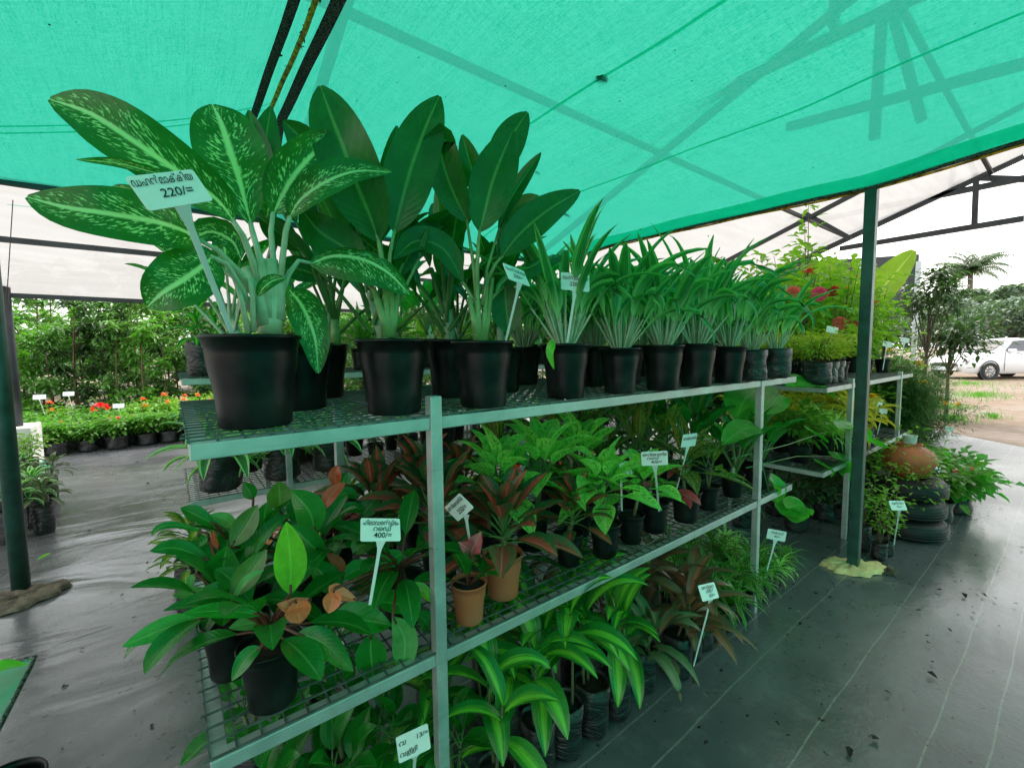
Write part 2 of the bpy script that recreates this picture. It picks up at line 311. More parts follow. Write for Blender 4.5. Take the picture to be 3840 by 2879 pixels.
def filmmat():
    t=NT('white_poly_film'); o=t.obj(); n=t.noise(3,4,t.mapv(o,(.4,3,1)),.6)
    col=t.mix(t.ramp(n,.3,.7),(.30,.291,.283),(.345,.336,.328))
    tr=t.n('ShaderNodeBsdfTranslucent'); t.l(col,tr.inputs[0]); tp=t.n('ShaderNodeBsdfTransparent'); t.l(col,tp.inputs[0])
    df=t.n('ShaderNodeBsdfDiffuse'); df.inputs[0].default_value=(.8,.8,.8,1)
    a=t.n('ShaderNodeMixShader'); a.inputs[0].default_value=.15; t.l(tr.outputs[0],a.inputs[1]); t.l(df.outputs[0],a.inputs[2])
    b=t.n('ShaderNodeMixShader'); b.inputs[0].default_value=.12; t.l(a.outputs[0],b.inputs[1]); t.l(tp.outputs[0],b.inputs[2])
    return t.fin(b.outputs[0])
M['film']=filmmat()
def matmat():
    t=NT('woven_weed_mat'); o=t.obj(); sp=t.n('ShaderNodeSeparateXYZ'); t.l(o,sp.inputs[0]); x,y=sp.outputs[0],sp.outputs[1]
    wv=t.noise(1.5,2,t.xyz(t.math('MULTIPLY',x,1.0),0,0)); yy=t.math('ADD',y,t.math('MULTIPLY',t.math('SUBTRACT',wv,.5),.03))
    ln=None
    for q in (-.9,-.66,-.42,-.14,.105,.225,.455,.70,.83,1.07,1.31,1.55):
        d=t.math('ABSOLUTE',t.math('SUBTRACT',yy,q)); k=t.ramp(d,.0015,.0035,1,0); ln=k if ln is None else t.math('MAXIMUM',ln,k)
    brk=t.noise(60,2,o); ln=t.math('MULTIPLY',ln,t.ramp(brk,.25,.55,.25,.8))
    n=t.noise(1.3,5,o,.6); n2=t.noise(9,6,o,.7); col=t.mix(t.ramp(n,.35,.65),(.072,.075,.082),(.13,.135,.147))
    col=t.mix(t.ramp(n2,.5,.75,0,.6),col,(.17,.17,.17)); col=t.mix(ln,col,(.24,.25,.22))
    sp2=t.noise(24,3,t.mapv(o,(1,1.6,1)),.6); col=t.mix(t.ramp(sp2,.655,.70),col,(.008,.008,.008))
    wr=t.noise(1.15,3,t.mapv(o,(.8,2.0,1),(0,0,.2)),.5,dist=.9); wr2=t.noise(90,2,o)
    h=t.math('ADD',t.math('MULTIPLY',wr,t.ramp(x,-.2,1.2,1,.22)),t.math('ADD',t.math('MULTIPLY',wr2,.012),t.math('MULTIPLY',n2,.07)))
    wet=t.noise(.7,3,o,.5)
    return t.fin(t.pbr(col,t.math('ADD',t.ramp(wet,.4,.62,.10,.28),t.math('MULTIPLY',n2,.16)),0,.75,t.bump(h,.55,.045)))
M['mat']=matmat()
def soilm():
    t=NT('red_sandy_ground'); o=t.obj(); n=t.noise(.5,6,o,.6); n2=t.noise(6,6,o,.7)
    col=t.mix(t.ramp(n,.35,.65),(.14,.078,.04),(.185,.125,.075)); col=t.mix(t.ramp(n2,.45,.75,0,.6),col,(.30,.25,.19)); col=t.mix(t.ramp(t.noise(.22,3,o),.55,.66,0,.7),col,(.06,.09,.03))
    return t.fin(t.pbr(col,t.ramp(n,.35,.6,.35,.8),0,.4,t.bump(n2,.6,.04)))
M['ground']=soilm()

def goldm():
    t=NT('yellow_backlit_rope'); o=t.obj(); n=t.noise(30,4,o,.7); col=t.mix(t.ramp(n,.45,.62),(.95,.62,.06),(.35,.12,.01))
    tr=t.n('ShaderNodeBsdfTranslucent'); t.l(col,tr.inputs[0]); ms=t.n('ShaderNodeMixShader'); ms.inputs[0].default_value=.5; t.l(t.pbr(col,.5),ms.inputs[1]); t.l(tr.outputs[0],ms.inputs[2]); return t.fin(ms.outputs[0])
M['gold']=goldm()
# ================================================================== ground
g=MB(); g.grid([[(-250+i*20,-250+j*20,-.03) for i in range(31)] for j in range(31)]); tag(g.build('ground',M['ground'],smooth=False),kind='structure')
g=MB(); rows=[]
for j in range(150):
    y=-3+j*.12; rows.append([(-6+i*.12,y,.004*math.sin(i*.12*1.7+math.sin(y*2.1))+.004*math.sin(y*5+i*.05)+.006*math.sin((i*.12)*.9+y*3.1)) for i in range(int((14.1+.75*max(-1.2,min(1.5,y-.6)))/.12))] )
mlen=min(len(r) for r in rows); mx=max(len(r) for r in rows)
rows=[[(-6+(p/(119))*(14.1+.75*max(-1.2,min(1.5,(-3+j*.12)-.6))),-3+j*.12,.004*math.sin(p*.2+math.sin(j*.25))+.005*math.sin(p*.11+j*.37)) for p in range(120)] for j,r in enumerate(rows)]
g.grid(rows); tag(g.build('weed_mat',M['mat']),kind='structure')
# grass tufts on the sandy yard
g=MB()
for cx,cy,sx,n in ((10.2,1.3,.5,260),(12,1.6,.7,380),(13.5,2.2,.9,420),(15.5,1.5,1.2,500),(9.3,1.7,.35,120),(17,3,2.2,600),(11,.9,.3,90),(20,2.2,2.,500),(19,4.5,2,500)):
    for i in range(n):
        a=rv(0,6.28); q=rng.gauss(0,.5); x,y=cx+sx*q*math.cos(a)*1.4,cy+sx*q*math.sin(a)*.7
        g.sleaf((x,y,-.03),(rv(-.6,.6),rv(-.6,.6),1),(rv(-1,1),rv(-1,1),.2),rv(.05,.13),.012)
tag(g.build('grass',M['bush']),kind='stuff')
g=MB()
for i in range(420):
    q=rng.random(); x,y=(rv(.9,4.8),rv(-.6,.9)) if q<.6 else (rv(-1.4,.1),rv(1.2,6.5))
    sz=rv(.004,.012)*(1 if rng.random()<.93 else 2.2); a=rv(0,6.28); g.sleaf((x,y,.012),(math.cos(a),math.sin(a),.05),(0,0,1),sz*rv(1,2.4),sz,0,.15)
tag(g.build('litter',M['soil']),kind='stuff')
# ================================================================== racks
T=.027
def rack(name,label,x0,x1,y0,W,zt,zm,posts,cell=.038,ext=.045,group=None,back=True):
    r=empty(name,(x0,y0,0)); tag(r,label,'plant rack',group)
    def bb(x_0,x_1,y_0,y_1,z_0,z_1,nm,mt='galv',w=.002):
        b=MB(); b.box(x_0-x0,x_1-x0,y_0-y0,y_1-y0,z_0,z_1); o=b.build(nm,M[mt],r,False)
        md=o.modifiers.new('b','BEVEL'); md.width=w; md.segments=2; return o
    for px in posts:
        bb(px-T/2,px+T/2,y0-.004,y0+T-.004,0,zt+ext,'post')
        if back: bb(px-T/2,px+T/2,y0+W-T+.004,y0+W+.004,0,zt-.001,'post')
    for z in (zt,zm):
        xs=[x0]+[q for p in posts for q in (p-T/2,p+T/2)]+[x1]
        for a,b in zip(xs[::2],xs[1::2]):
            bb(a,b,y0,y0+T,z-T,z,'shelf_rail'); bb(a,b,y0+W-T,y0+W,z-T,z,'shelf_rail')
        bb(x0,x0+T,y0+T,y0+W-T,z-T-.001,z-.001,'end_rail'); bb(x1-T,x1,y0+T,y0+W-T,z-T-.001,z-.001,'end_rail')
        for px in [p+.03 for p in posts]+[(posts[i]+posts[i+1])/2 for i in range(len(posts)-1)]: bb(px,px+T,y0+T,y0+W-T,z-T-.001,z-.002,'cross_bar')
        m=MB(); n=int((x1-x0)/cell); q=int(W/cell); rr=.0016
        for i in range(n+1):
            x=(x1-x0)*i/n; ex=rv(.002,.012); m.box(x-rr,x+rr,.004-ex*0,W-.004,z+.0005,z+.0037)
        for j in range(q+1):
            y=W*j/q; m.box(-rv(0,.012),x1-x0+rv(0,.012),y-rr,y+rr,z+.0037,z+.0069)
        m.build('wire_mesh',M['wire'],r,False)
    return r
FX0,FX1,FY,FW,ZT,ZM=.0138,2.40,.848,.73,1.058,.5234
rack('metal_rack','long galvanised two-tier plant rack in the foreground with wire mesh shelves',FX0,FX1,FY,FW,ZT,ZM,[.4445,2.03])
rack('metal_rack','galvanised plant rack behind the front one holding white-edged plants on its lower shelf',.03,3.9,2.47,.73,1.085,.52,[.45,2.0,3.5],group=None)
rack('metal_rack','galvanised plant rack beyond the square green post with hibiscus and lime shrubs on it',2.84,4.82,.85,.73,.975,.50,[3.28,4.45],ext=.03)
rack('metal_rack','low galvanised rack behind the terracotta pot rack seen between the green plants',4.3,7.2,2.47,.73,.95,.5,[4.8,6.6])
# ================================================================== canopy
XR=.5; ZR=2.45
can=empty('shade_canopy',(XR,0,0)); tag(can,'large green shade net canopy stretched over the racks','canopy')
def ez(y):   # sagging right eave
    pts=[(-3,2.12),(-.5,2.08),(.2,2.046),(.69,2.005),(1.34,2.024),(2.33,2.04),(3.1,2.0)]
    for (a,b),(c,d) in zip(pts,pts[1:]):
        if y<=c: return b+(d-b)*max(0,(y-a)/(c-a))
    return 2.0
def cz(x,y):
    if x<XR: k=(XR-x)/1.16; z=ZR-.45*k-.05*math.sin(math.pi*min(1,k))
    else: k=(x-XR)/2.33; z=ZR+(ez(y)-ZR)*k-.07*math.sin(math.pi*min(1,k))
    if y>2.68:
        h=min(1,(y-2.68)/.39); z=2.0+(z-2.0)*(1-h**1.7)
    return z+.004*math.sin(x*7+y*1.3)+.003*math.sin(y*9+x*2)
def net(name,xa,xb,nx,off=0,mat='net'):
    b=MB(); b.grid([[(xa+(xb-xa)*i/nx-XR,-3+6.07*j/90,cz(xa+(xb-xa)*i/nx,-3+6.07*j/90)+off) for i in range(nx+1)] for j in range(91)]); return b.build(name,M[mat],can)
def lx(px,py): return U(px,py,'z',2.44).x
sa,sb,sg=(lx(608,20)+lx(558,210))/2,(lx(720,20)+lx(640,190))/2,(lx(657,20)+lx(592,225))/2
net('net_panel',-.66,XR,22); net('net_panel',XR,2.83,40)
wd=.021
xs_=(U(1474,393,'z',2.12).x+U(2211,133,'z',2.12).x)/2
net('net_overlap',2.66,2.83,6,-.006)
for q_ in (.36,.62): net('net_seam',XR+(2.83-XR)*q_,XR+(2.83-XR)*q_+.012,1,-.005)
def netx(name,ya,yb):
    b=MB(); b.grid([[(-.64+1.1*i/30-XR,yy_,cz(-.64+1.1*i/30,yy_)-.005) for i in range(31)] for yy_ in (ya,yb)]); return b.build(name,M['net'],can)
for px_,py_ in ((433,230),(300,350),(300,180)):
    y_=U(px_,py_,'z',2.34).y; netx('net_seam',y_,y_+.014)
net('net_strip',sa-wd,sa+wd,2,-.004,'strip'); net('net_strip',sb-wd,sb+wd,2,-.004,'strip')
b=MB(); b.tube([(sg-XR+.003*math.sin(y*7),y,cz(sg,y)-.018+.002*math.sin(y*23)) for y in [-3+5.7*i/60 for i in range(61)]],.0105,sides=8); b.build('ridge_pipe',M['gold'],can)
b=MB()
for i in range(70):
    y=rv(-.5,2.35); x=sg-XR+rv(-.012,.012); b.sleaf((x,y,cz(sg,y)-.02),(rv(-1,1),rv(-1,1),rv(-.6,.2)),(0,0,1),rv(.01,.028),rv(.004,.012))
for px,py,s in ((612,122,.035),(604,118,.03)):
    p=U(px,py,'z',2.40); b.sleaf((p.x-XR,p.y,p.z),(-1,.3,-.3),(0,0,1),s,s*.8)
tag(b.build('dry_debris',M['wood'],can),kind='stuff')
b=MB(); hem=MB()
ys=[-3+6.05*i/60 for i in range(61)]
hem.tube([(2.835-XR,y,ez(y)-.006) for y in ys],.011,sides=8); hem.build('hem',M['strip'],can)
b.tube([(2.842-XR,y,ez(y)-.020+.002*math.sin(y*11)) for y in ys],.006,sides=6); b.build('edge_rope',M['gold'],can)
b=MB(); b.beam((-.70-XR,3.08,2.0),(2.86-XR,3.08,2.0),.03,.03); b.build('back_bar',M['dark_steel'],can,False)
for (px,py,s,an) in ((1301,170,.055,0),(1160,373,.05,.3),(1185,582,.05,1),(1225,592,.03,0),(900,455,.02,1),(1222,464,.10,.2),(1530,510,.03,.5)):
    p=U(px,py,'z',2.2); 
    for k in range(14):
        q=p.y-.0+.0; pz=cz(p.x,p.y)
        t_=(pz-1.2)/(p.z-1.2); p=CAMP+(p-CAMP)*t_
    b=MB(); b.leaf([(p.x-s/2,p.y-.01,p.z-.004),(p.x,p.y+.004,p.z+.004),(p.x+s/2,p.y+s*an*.5,p.z-.003)],s*(.8 if s in(.055,) else .25),(0,0,1)); tag(b.build('dead_leaf',M['wood']),None,None)
    lab={0:None}
    o=COL.objects[-1]; o['label']={1301:'dark dead leaf lying on the net above the second crossing bar',1160:'small curled dead leaf on the net beside the dark plant tips',1185:'dead leaf on the net low behind the third pot plant',1225:'tiny dead leaf on the net at the back',900:'tiny dead leaf on the net among the broad leaves',1222:'thin dry twig lying on the low part of the net',1530:'small dead leaf near the net edge above the strappy plants'}[px]; o['category']='dead leaf'
# unseen net bays and curtain added behind the viewpoint to tint the light teal
tint_bays=empty('shade_canopy',(0,-3,0)); tag(tint_bays,'added green net bays and curtain behind the viewpoint that tint the light','canopy')
b=MB(); b.grid([[(-6+.5*i,-.0-.5*j,2.25+.25*abs(math.sin(i*.9))) for i in range(31)] for j in range(9)]); b.build('net_panel',M['net'],tint_bays)
b=MB(); b.grid([[(-6+.5*i,-4+.05*math.sin(i*2),.15*j) for i in range(31)] for j in range(22)]); b.build('tint_curtain',M['net'],tint_bays)
# posts
def rpost(name,label,x,y,r,z0,z1,mat):
    b=MB(); b.tube([(0,0,z0),(0,0,(z0+z1)/2),(0,0,z1)],r,sides=20); o=b.build(name,M[mat],None,True,(x,y,0)); return tag(o,label,'post')
p=U(42,1285,'z',0); rpost('canopy_post','thick round green post at the left edge holding the net corner',p.x,p.y+.04,.036,0,1.99,'green_steel')
p=U(34,920,'y',5.75); blk=(p.x,5.75); rpost('support_post','grey round post standing on the white concrete block',p.x-.01,5.9,.03,.56,1.85,'dark_steel')
b=MB(); b.box(-.30,.075,-.12,.3,0,.56); o=b.build('concrete_block',M['whitep'],None,False,(p.x+.02,5.83,0)); tag(o,'white painted concrete block under the grey post','block'); md=o.modifiers.new('b','BEVEL'); md.width=.012; md.segments=3
b=MB(); b.box(-.025,.025,-.025,.025,0,2.0); o=b.build('canopy_post',M['green_steel'],None,False,(2.855,.70,0)); tag(o,'square dark green post set in a yellow mortar patch','post'); md=o.modifiers.new('b','BEVEL'); md.width=.004; md.segments=2
def patch(name,label,cx,cy,rx,ry,rot,mat,h=.02):
    b=MB(); n=40; rows=[]
    for k,(s,z) in enumerate(((1,0),(.93,h*.8),(.7,h),(.35,h*1.1),(.01,h*1.1))):
        row=[]
        for i in range(n):
            a=6.2832*i/n; q=s*(1+(.1*math.sin(3*a+1)+.07*math.sin(7*a)+.05*math.sin(13*a+2)+.04*math.sin(29*a))*(1 if s>.5 else 0)); x,y=rx*q*math.cos(a),ry*q*math.sin(a); row.append((x*math.cos(rot)-y*math.sin(rot),x*math.sin(rot)+y*math.cos(rot),z+.005*math.sin(9*a+s*17)+.003*math.sin(31*a+s*40)+.004))
        rows.append(row)
    b.grid(rows,closed=True); o=b.build(name,M[mat],None,True,(cx,cy,0)); return tag(o,label,'mortar patch')
patch('mortar_patch','pale yellow mortar patch round the foot of the square post',2.86,.70,.155,.085,-.75,'mortar',.028)
patch('mortar_patch','dark torn mat edge and wet grit beside the yellow mortar patch',2.97,.59,.07,.05,.3,'oldmort',.012)
patch('mortar_patch','rough brown mortar round the foot of the round left post',-.66,3.13,.17,.13,.2,'oldmort')
# ================================================================== polyhouse frame and film
ph=empty('polyhouse',(0,6,0)); tag(ph,'white plastic film greenhouse roof on a dark steel truss frame above the net','greenhouse')
def rz(y): return 3.89-.36*y if y>-1.5 else 3.89+.54-.36*(-1.5-y)*-1*-1-.0
def roofU(px,py):
    d=(px*K-1920)/FOC*rt-(py*K-1439.5)/FOC*up+fw; t=(3.89-1.2)/(d.z+.36*d.y); return CAMP+t*d
b=MB(); rows=[]
prof=[(6.04,1.71),(5.9,1.77),(5,2.09)]+[(5-.5*i,2.09+.18*i) for i in range(1,14)]+[(-2.5,4.0),(-4,3.4)]
for y,z in prof: rows.append([(-7+.5*i,y-6,z+.035+.012*math.sin(i*1.9+y)-.02*(1-math.cos(i*1.57))*.5) for i in range(33)])
b.grid(rows); b.build('roof_film',M['film'],ph)
def bar(nm,p,q,w=.045,h=.045):
    b=MB(); b.beam(V(p)-V((0,6,0)),V(q)-V((0,6,0)),w,h); return b.build(nm,M['dark_steel'],ph,False)
for y,z in ((5.0,2.07),(5.92,1.74),(2.45,2.97),(.9,3.53),(-.9,4.15)): bar('purlin',(-6.8,y,z),(8.95,y,z),.04,.04)
for x in (-2,.8,3.6,7.0): bar('rafter',(x,5.95,1.71),(x,-1.4,4.34-.04),.05,.05)
X9=9.0
def q9(px,py): return U(px,py,'x',X9)
for n_,a,c_ in (('rafter',(1440,698),(2211,337)),('chord',(1695,490),(2211,385)),('chord',(1814,537),(2211,472)),('strut',(2108,386),(2104,488)),('strut',(2060,352),(2052,415)),('strut',(2090,340),(2110,386)),('strut',(2108,384),(2230,388))):
    bar(n_,q9(*a),q9(*c_),.075 if n_!='strut' else .06,.07)
bar('strut',U(1704,441,'x',7.0),U(1837,515,'x',7.05),.05,.05)
# truss seen through the net
def zb(px,py,x): return U(px,py,'x',x)
xb=3.6
bar('tie_beam',zb(2150,-90,xb),zb(1290,325,xb),.06,.06)
for a,c_ in (((1905,25),(1888,300)),((1925,20),(1990,260)),((1805,-60),(1800,60))): bar('strut',zb(*a,xb),zb(*c_,xb),.05,.05)
bar('tie_beam',zb(2260,125,3.66),zb(1700,275,3.66),.05,.05)
# brace bars on white side flap at left, string
b=MB(); b.tube([V(U(28,432,'y',3.17))-V((0,6,0)),V(U(14,655,'y',3.17))-V((0,6,0))],.002,sides=5); b.build('tie_string',M['wood'],ph)
# ================================================================== billboard, far trees, palm
bd=empty('billboard',(14,3.9,0)); tag(bd,'back of a dark billboard with pale steel uprights behind the hibiscus','billboard')
b=MB(); b.box(-.04,.04,-1.42,3.2,1.5,2.46);
for v_ in range(4,8): pass
b=MB(); A=U(1985,550,'x',14); B_=U(1740,566,'x',14); Cc=U(1650,572,'x',14)
b.grid([[(0,y-3.9,z0) for y,z0 in ((A.y,1.9),(B_.y,1.7),(Cc.y,1.6))],[(0,A.y-3.9,A.z),(0,B_.y-3.9,B_.z),(0,Cc.y-3.9,Cc.z)]]); o=b.build('panel',M['board'],bd,False); md=o.modifiers.new('s','SOLIDIFY'); md.thickness=.08
for px in (1745,1860,1985,1802): 
    P_=U(px,565,'x',13.9); b=MB(); b.beam((-.14,P_.y-3.9,0),(-.14,P_.y-3.9,P_.z+.0),.09,.09); b.build('upright',M['galv'],bd,False)
def farcrown(name,label,cx,cy,blobs,n,L,Wd,mat,trunk,cat='tree',flat=.4):
    r=empty(name,(cx,cy,0)); tag(r,label,cat); b=MB(); tr=MB()
    tr.tube([(0,0,-.1),(.1,.05,trunk[1]*.5),(.2,.1,trunk[1])],trunk[0],trunk[0]*.6,8)
    for (x,y,z,rx,ry,rzz) in blobs:
        tr.tube([(.1,.05,trunk[1]*.55),(x*.5,y*.5,(z+trunk[1]*.6)*.55),(x,y,z)],trunk[0]*.45,trunk[0]*.1,6)
        for i in range(n):
            a=rv(0,6.283); e=math.asin(rv(-.5,1)); q=rv(.75,1.05); p=V((x+rx*q*math.cos(a)*math.cos(e),y+ry*q*math.sin(a)*math.cos(e),z+rzz*q*math.sin(e)))
            b.sleaf(p,(rv(-1,1),rv(-1,1),rv(-.6,.3)),(rv(-.4,.4),rv(-.4,.4),1),L*rv(.6,1.3),Wd*rv(.6,1.3))
    tr.build('trunk',M['bark'],r); b.build('crown',M[mat],r); return r
bl=[]
for i in range(46):
    t_=rv(0,1); hh=rv(0,1); bl.append((rv(-3,3),-4.5+10*t_,3.0+3.0*hh-abs(t_-.45)*1.2,rv(1.2,2.2),rv(.9,1.8),rv(.35,.7)))
farcrown('rain_tree','huge grey-green umbrella-crowned tree behind the parked white car',50,2.2,bl,420,.34,.2,'tree',(.45,3.0))
bl=[(rv(-2,2),rv(-5,5),rv(1.0,3.2),1.8,1.6,.9) for i in range(16)]
farcrown('hedge_tree','dark bushy tree low behind the car at the yard edge',40,3.5,bl,380,.3,.16,'tree',(.3,1.5))
bl=[(rv(-3,3),rv(-8,8),rv(1.0,4.0),2.2,2.2,1.1) for i in range(22)]
farcrown('roadside_tree','broad dark tree at the far yard edge behind the billboard',44,14,bl,380,.36,.2,'tree',(.35,2))
for k_,(x_,y_,w_) in enumerate(((-9,19,3.5),(-4,20,3.5),(1,19,3.5),(6,20,3.6),(11,19.5,3.6),(17,20,4),(24,19,4.2),(31,18,4.5))):
    farcrown('background_tree','dense green tree filling the background behind the saplings, %s from the left'%ORD[k_],x_,y_,[(rv(-w_,w_)*.8,rv(-1,1),rv(.6,2.7),1.5,1.2,.8) for i in range(13)],330,.3,.13,'mango',(.2,1.2))
# coconut palm
pr=empty('coconut_palm',(57,6.6,0)); tag(pr,'tall coconut palm rising above the far trees','palm tree')
hz=U(2095,580,'x',57).z
b=MB(); b.tube([(0,-.3,0),(0,-.1,hz*.5),(0,0,hz)],.28,.16,10); b.build('trunk',M['bark'],pr)
b=MB()
for k in range(26):
    a=k*2.4; e=rv(-.15,1.15); pts=[V((0,0,hz))]; L=rv(2.6,3.3)
    for i in range(8):
        ee=e-1.5*(i/8)**1.2; pts.append(pts[-1]+V((math.cos(a)*math.cos(ee),math.sin(a)*math.cos(ee),math.sin(ee)))*L/8)
    b.tube(pts,.03,.01,4)
    for i in range(1,9):
        for s in range(3):
            for sd in (-1,1):
                p=pts[i-1].lerp(pts[i],s/3); d=(pts[i]-pts[i-1]).normalized(); sv=d.cross(V((0,0,1))).normalized()*sd
                b.sleaf(p,sv*.9+d*.6+V((0,0,-.7)),(0,0,1),.8*math.sin(math.pi*min(.95,.25+i/11)),.09)
b.build('crown',M['palm'],pr)
# dark young tree and shrub right of the hibiscus
def smalltree(name,label,loc,h,blobs,n,L,wd,mat,tr=.03,cat='tree',trunkmat='bark'):
    r=empty(name,loc); tag(r,label,cat); b=MB(); t_=MB(); t_.tube([(0,0,0),(.02,.01,h*.4),(0,0,h*.8)],tr,tr*.4,7)
    for (x,y,z,q) in blobs:
        t_.tube([(0,0,z*.55),(x*.6,y*.6,z*.8),(x,y,z)],tr*.4,tr*.12,5)
        for i in range(n):
            v_=V((rng.gauss(0,.5),rng.gauss(0,.5),rng.gauss(0,.42))); b.sleaf(V((x,y,z))+v_*q,(v_.x+rv(-.5,.5),v_.y+rv(-.5,.5),rv(-.7,.5)),(0,0,1),L*rv(.6,1.2),wd*rv(.7,1.2))
    t_.build('trunk',M[trunkmat],r); b.build('crown',M[mat],r); return r
def onx(px,py,x): return U(px,py,'x',x)
P_=onx(2005,700,9.2)
smalltree('young_tree','small dark slender tree standing right of the billboard',(9.2,P_.y,0),2.3,[(rv(-.22,.22),rv(-.28,.28),zz,qq*.8) for zz,qq in ((1.75,.34),(1.85,.4),(1.9,.42),(2.05,.3),(1.95,.4),(2.2,.22),(2.3,.16),(1.85,.35))],110,.13,.045,'dkbush')
P_=onx(2055,705,10.5)
smalltree('young_tree','dark green bushy shrub between the car and the feathery plant',(10.5,P_.y,0),1.8,[(rv(-.3,.3),rv(-.45,.4),rv(1.15,1.65),.36) for k in range(8)],120,.14,.05,'dkbush')
# ================================================================== car
def make_car():
    r=empty('parked_car',(0,0,0)); 
    # stations along x (front=0 ... rear=4.3): (x, z_bottom, z_belt, half width)
    st=[(0,.32,.58,.50),(.06,.24,.70,.68),(.25,.20,.78,.79),(.6,.2,.86,.84),(.95,.2,.93,.85),(1.15,.2,.98,.85),(1.6,.2,.99,.85),(2.2,.2,1.0,.85),(2.9,.2,1.02,.85),(3.4,.2,1.05,.84),(3.9,.22,1.05,.81),(4.2,.27,1.0,.74),(4.3,.4,.85,.6)]
    b=MB(); rows=[]
    for x,z0,z1,hw in st:
        m_=z0+(z1-z0)*.55
        rows.append([(x,y,z) for y,z in ((-hw*.86,z0),(-hw*.97,z0+.1),(-hw,m_),(-hw*.96,z1-.05),(-hw*.84,z1),(-hw*.4,z1+.025),(0,z1+.03),(hw*.4,z1+.025),(hw*.84,z1),(hw*.96,z1-.05),(hw,m_),(hw*.97,z0+.1),(hw*.86,z0))])
    b.grid(rows); i0=len(b.v)
    b.face(tuple(range(13))); b.face(tuple(reversed(range(12*13,13*13))))
    o=b.build('body',M['carpaint'],r)
    # greenhouse
    b=MB(); gs=[(1.0,.99,.78,.985),(1.75,1.40,.60,.99),(2.1,1.47,.58,1.0),(2.8,1.48,.58,1.0),(3.3,1.42,.6,1.03),(3.95,1.07,.72,1.045)]
    rows=[]
    for x,zt,hw,zb_ in gs: rows.append([(x,y,z) for y,z in ((-.78,zb_-.03),(-hw-.02*(zt>1.2),zt-.06*(zt>1.2)),(-hw*.8,zt),(0,zt+.02),(hw*.8,zt),(hw+.02*(zt>1.2),zt-.06*(zt>1.2)),(.78,zb_-.03))])
    b.grid(rows); b.build('roof',M['carpaint'],r)
    def quad(nm,pts,mat,off):
        b=MB(); pts=[V(p) for p in pts]; n=(pts[1]-pts[0]).cross(pts[2]-pts[0]).normalized()*off; k=len(b.v); b.v+=[tuple(p+n) for p in pts]; b.face(tuple(range(len(pts)))); o=b.build(nm,M[mat],r,False); md=o.modifiers.new('s','SOLIDIFY'); md.thickness=.012; return o
    quad('windscreen',[(1.06,-.70,1.03),(1.06,.70,1.03),(1.72,.55,1.405),(1.72,-.55,1.405)],'carglass',-.03)
    for s in (-1,1):
        y=lambda z:(.775-(z-1.0)*.42)*s
        quad('side_window',[(1.42,y(1.03)+s*.02,1.03),(2.28,y(1.03)+s*.02,1.03),(2.28,y(1.40)+s*.02,1.40),(1.85,y(1.38)+s*.02,1.38)],'carglass',.012*s*-1)
        quad('side_window',[(2.34,y(1.03)+s*.02,1.03),(3.2,y(1.05)+s*.02,1.05),(3.1,y(1.36)+s*.02,1.36),(2.34,y(1.40)+s*.02,1.40)],'carglass',.012*s*-1)
        b=MB(); b.box(1.5,1.68,s*.86-.09,s*.86+.09,.98,1.09); o=b.build('mirror',M['carpaint'],r,False); md=o.modifiers.new('b','BEVEL'); md.width=.035; md.segments=3
        b=MB(); b.box(2.08,2.22,s*.862-.01,s*.862+.01,.83,.85); b.build('door_handle',M['carpaint'],r,False)
        b=MB()
        for xx in (1.35,2.3,3.2): b.box(xx-.005,xx+.005,s*.852-.006,s*.852+.006,.3,.98)
        b.build('door_gap',M['board'],r,False)
        b=MB(); b.lathe([(.0,0),(.06,.02),(.1,.05),(.0,.12)],12,(0,0,0)); o=b.build('headlight',M['lamp'],r); o.location=(.18,s*.62,.66); o.scale=(1.6,1.6,1); o.rotation_euler=(0,-1.1,0)
        for xw in (.82,3.45):
            wh=MB(); wh.lathe([(.30,-.1),(.315,-.09),(.32,0),(.315,.09),(.30,.1),(.21,.1),(.2,.07)],28); o=wh.build('wheel',M['tyre'],r); o.rotation_euler=(R(90)*-s,0,0); o.location=(xw,s*.77,.30)
            rm=MB(); rm.lathe([(.21,.06),(.2,.085),(.185,.07),(.17,.03)],24)
            for k in range(10):
                a=k*.6283; rm.beam((.03*math.cos(a),.03*math.sin(a),.075),(.19*math.cos(a),.19*math.sin(a),.085),.022,.02)
            rm.lathe([(.0,.09),(.04,.09),(.045,.05)],12); q=rm.build('rim',M['chrome'],o)
            ar=MB(); ar.lathe([(.37,.0),(.345,.012),(.325,.0),(.325,-.1)],24); a_=ar.build('wheel_arch',M['board'],r); a_.rotation_euler=(R(90)*-s,0,0); a_.location=(xw,s*.848,.32)
    return r
car=make_car(); P0_=V(U(2062,806,'z',0)); 
car.location=(23.1,3.2,-.03); car.rotation_euler=(0,0,-.62); tag(car,'white sedan parked on the sandy ground at the right','car')
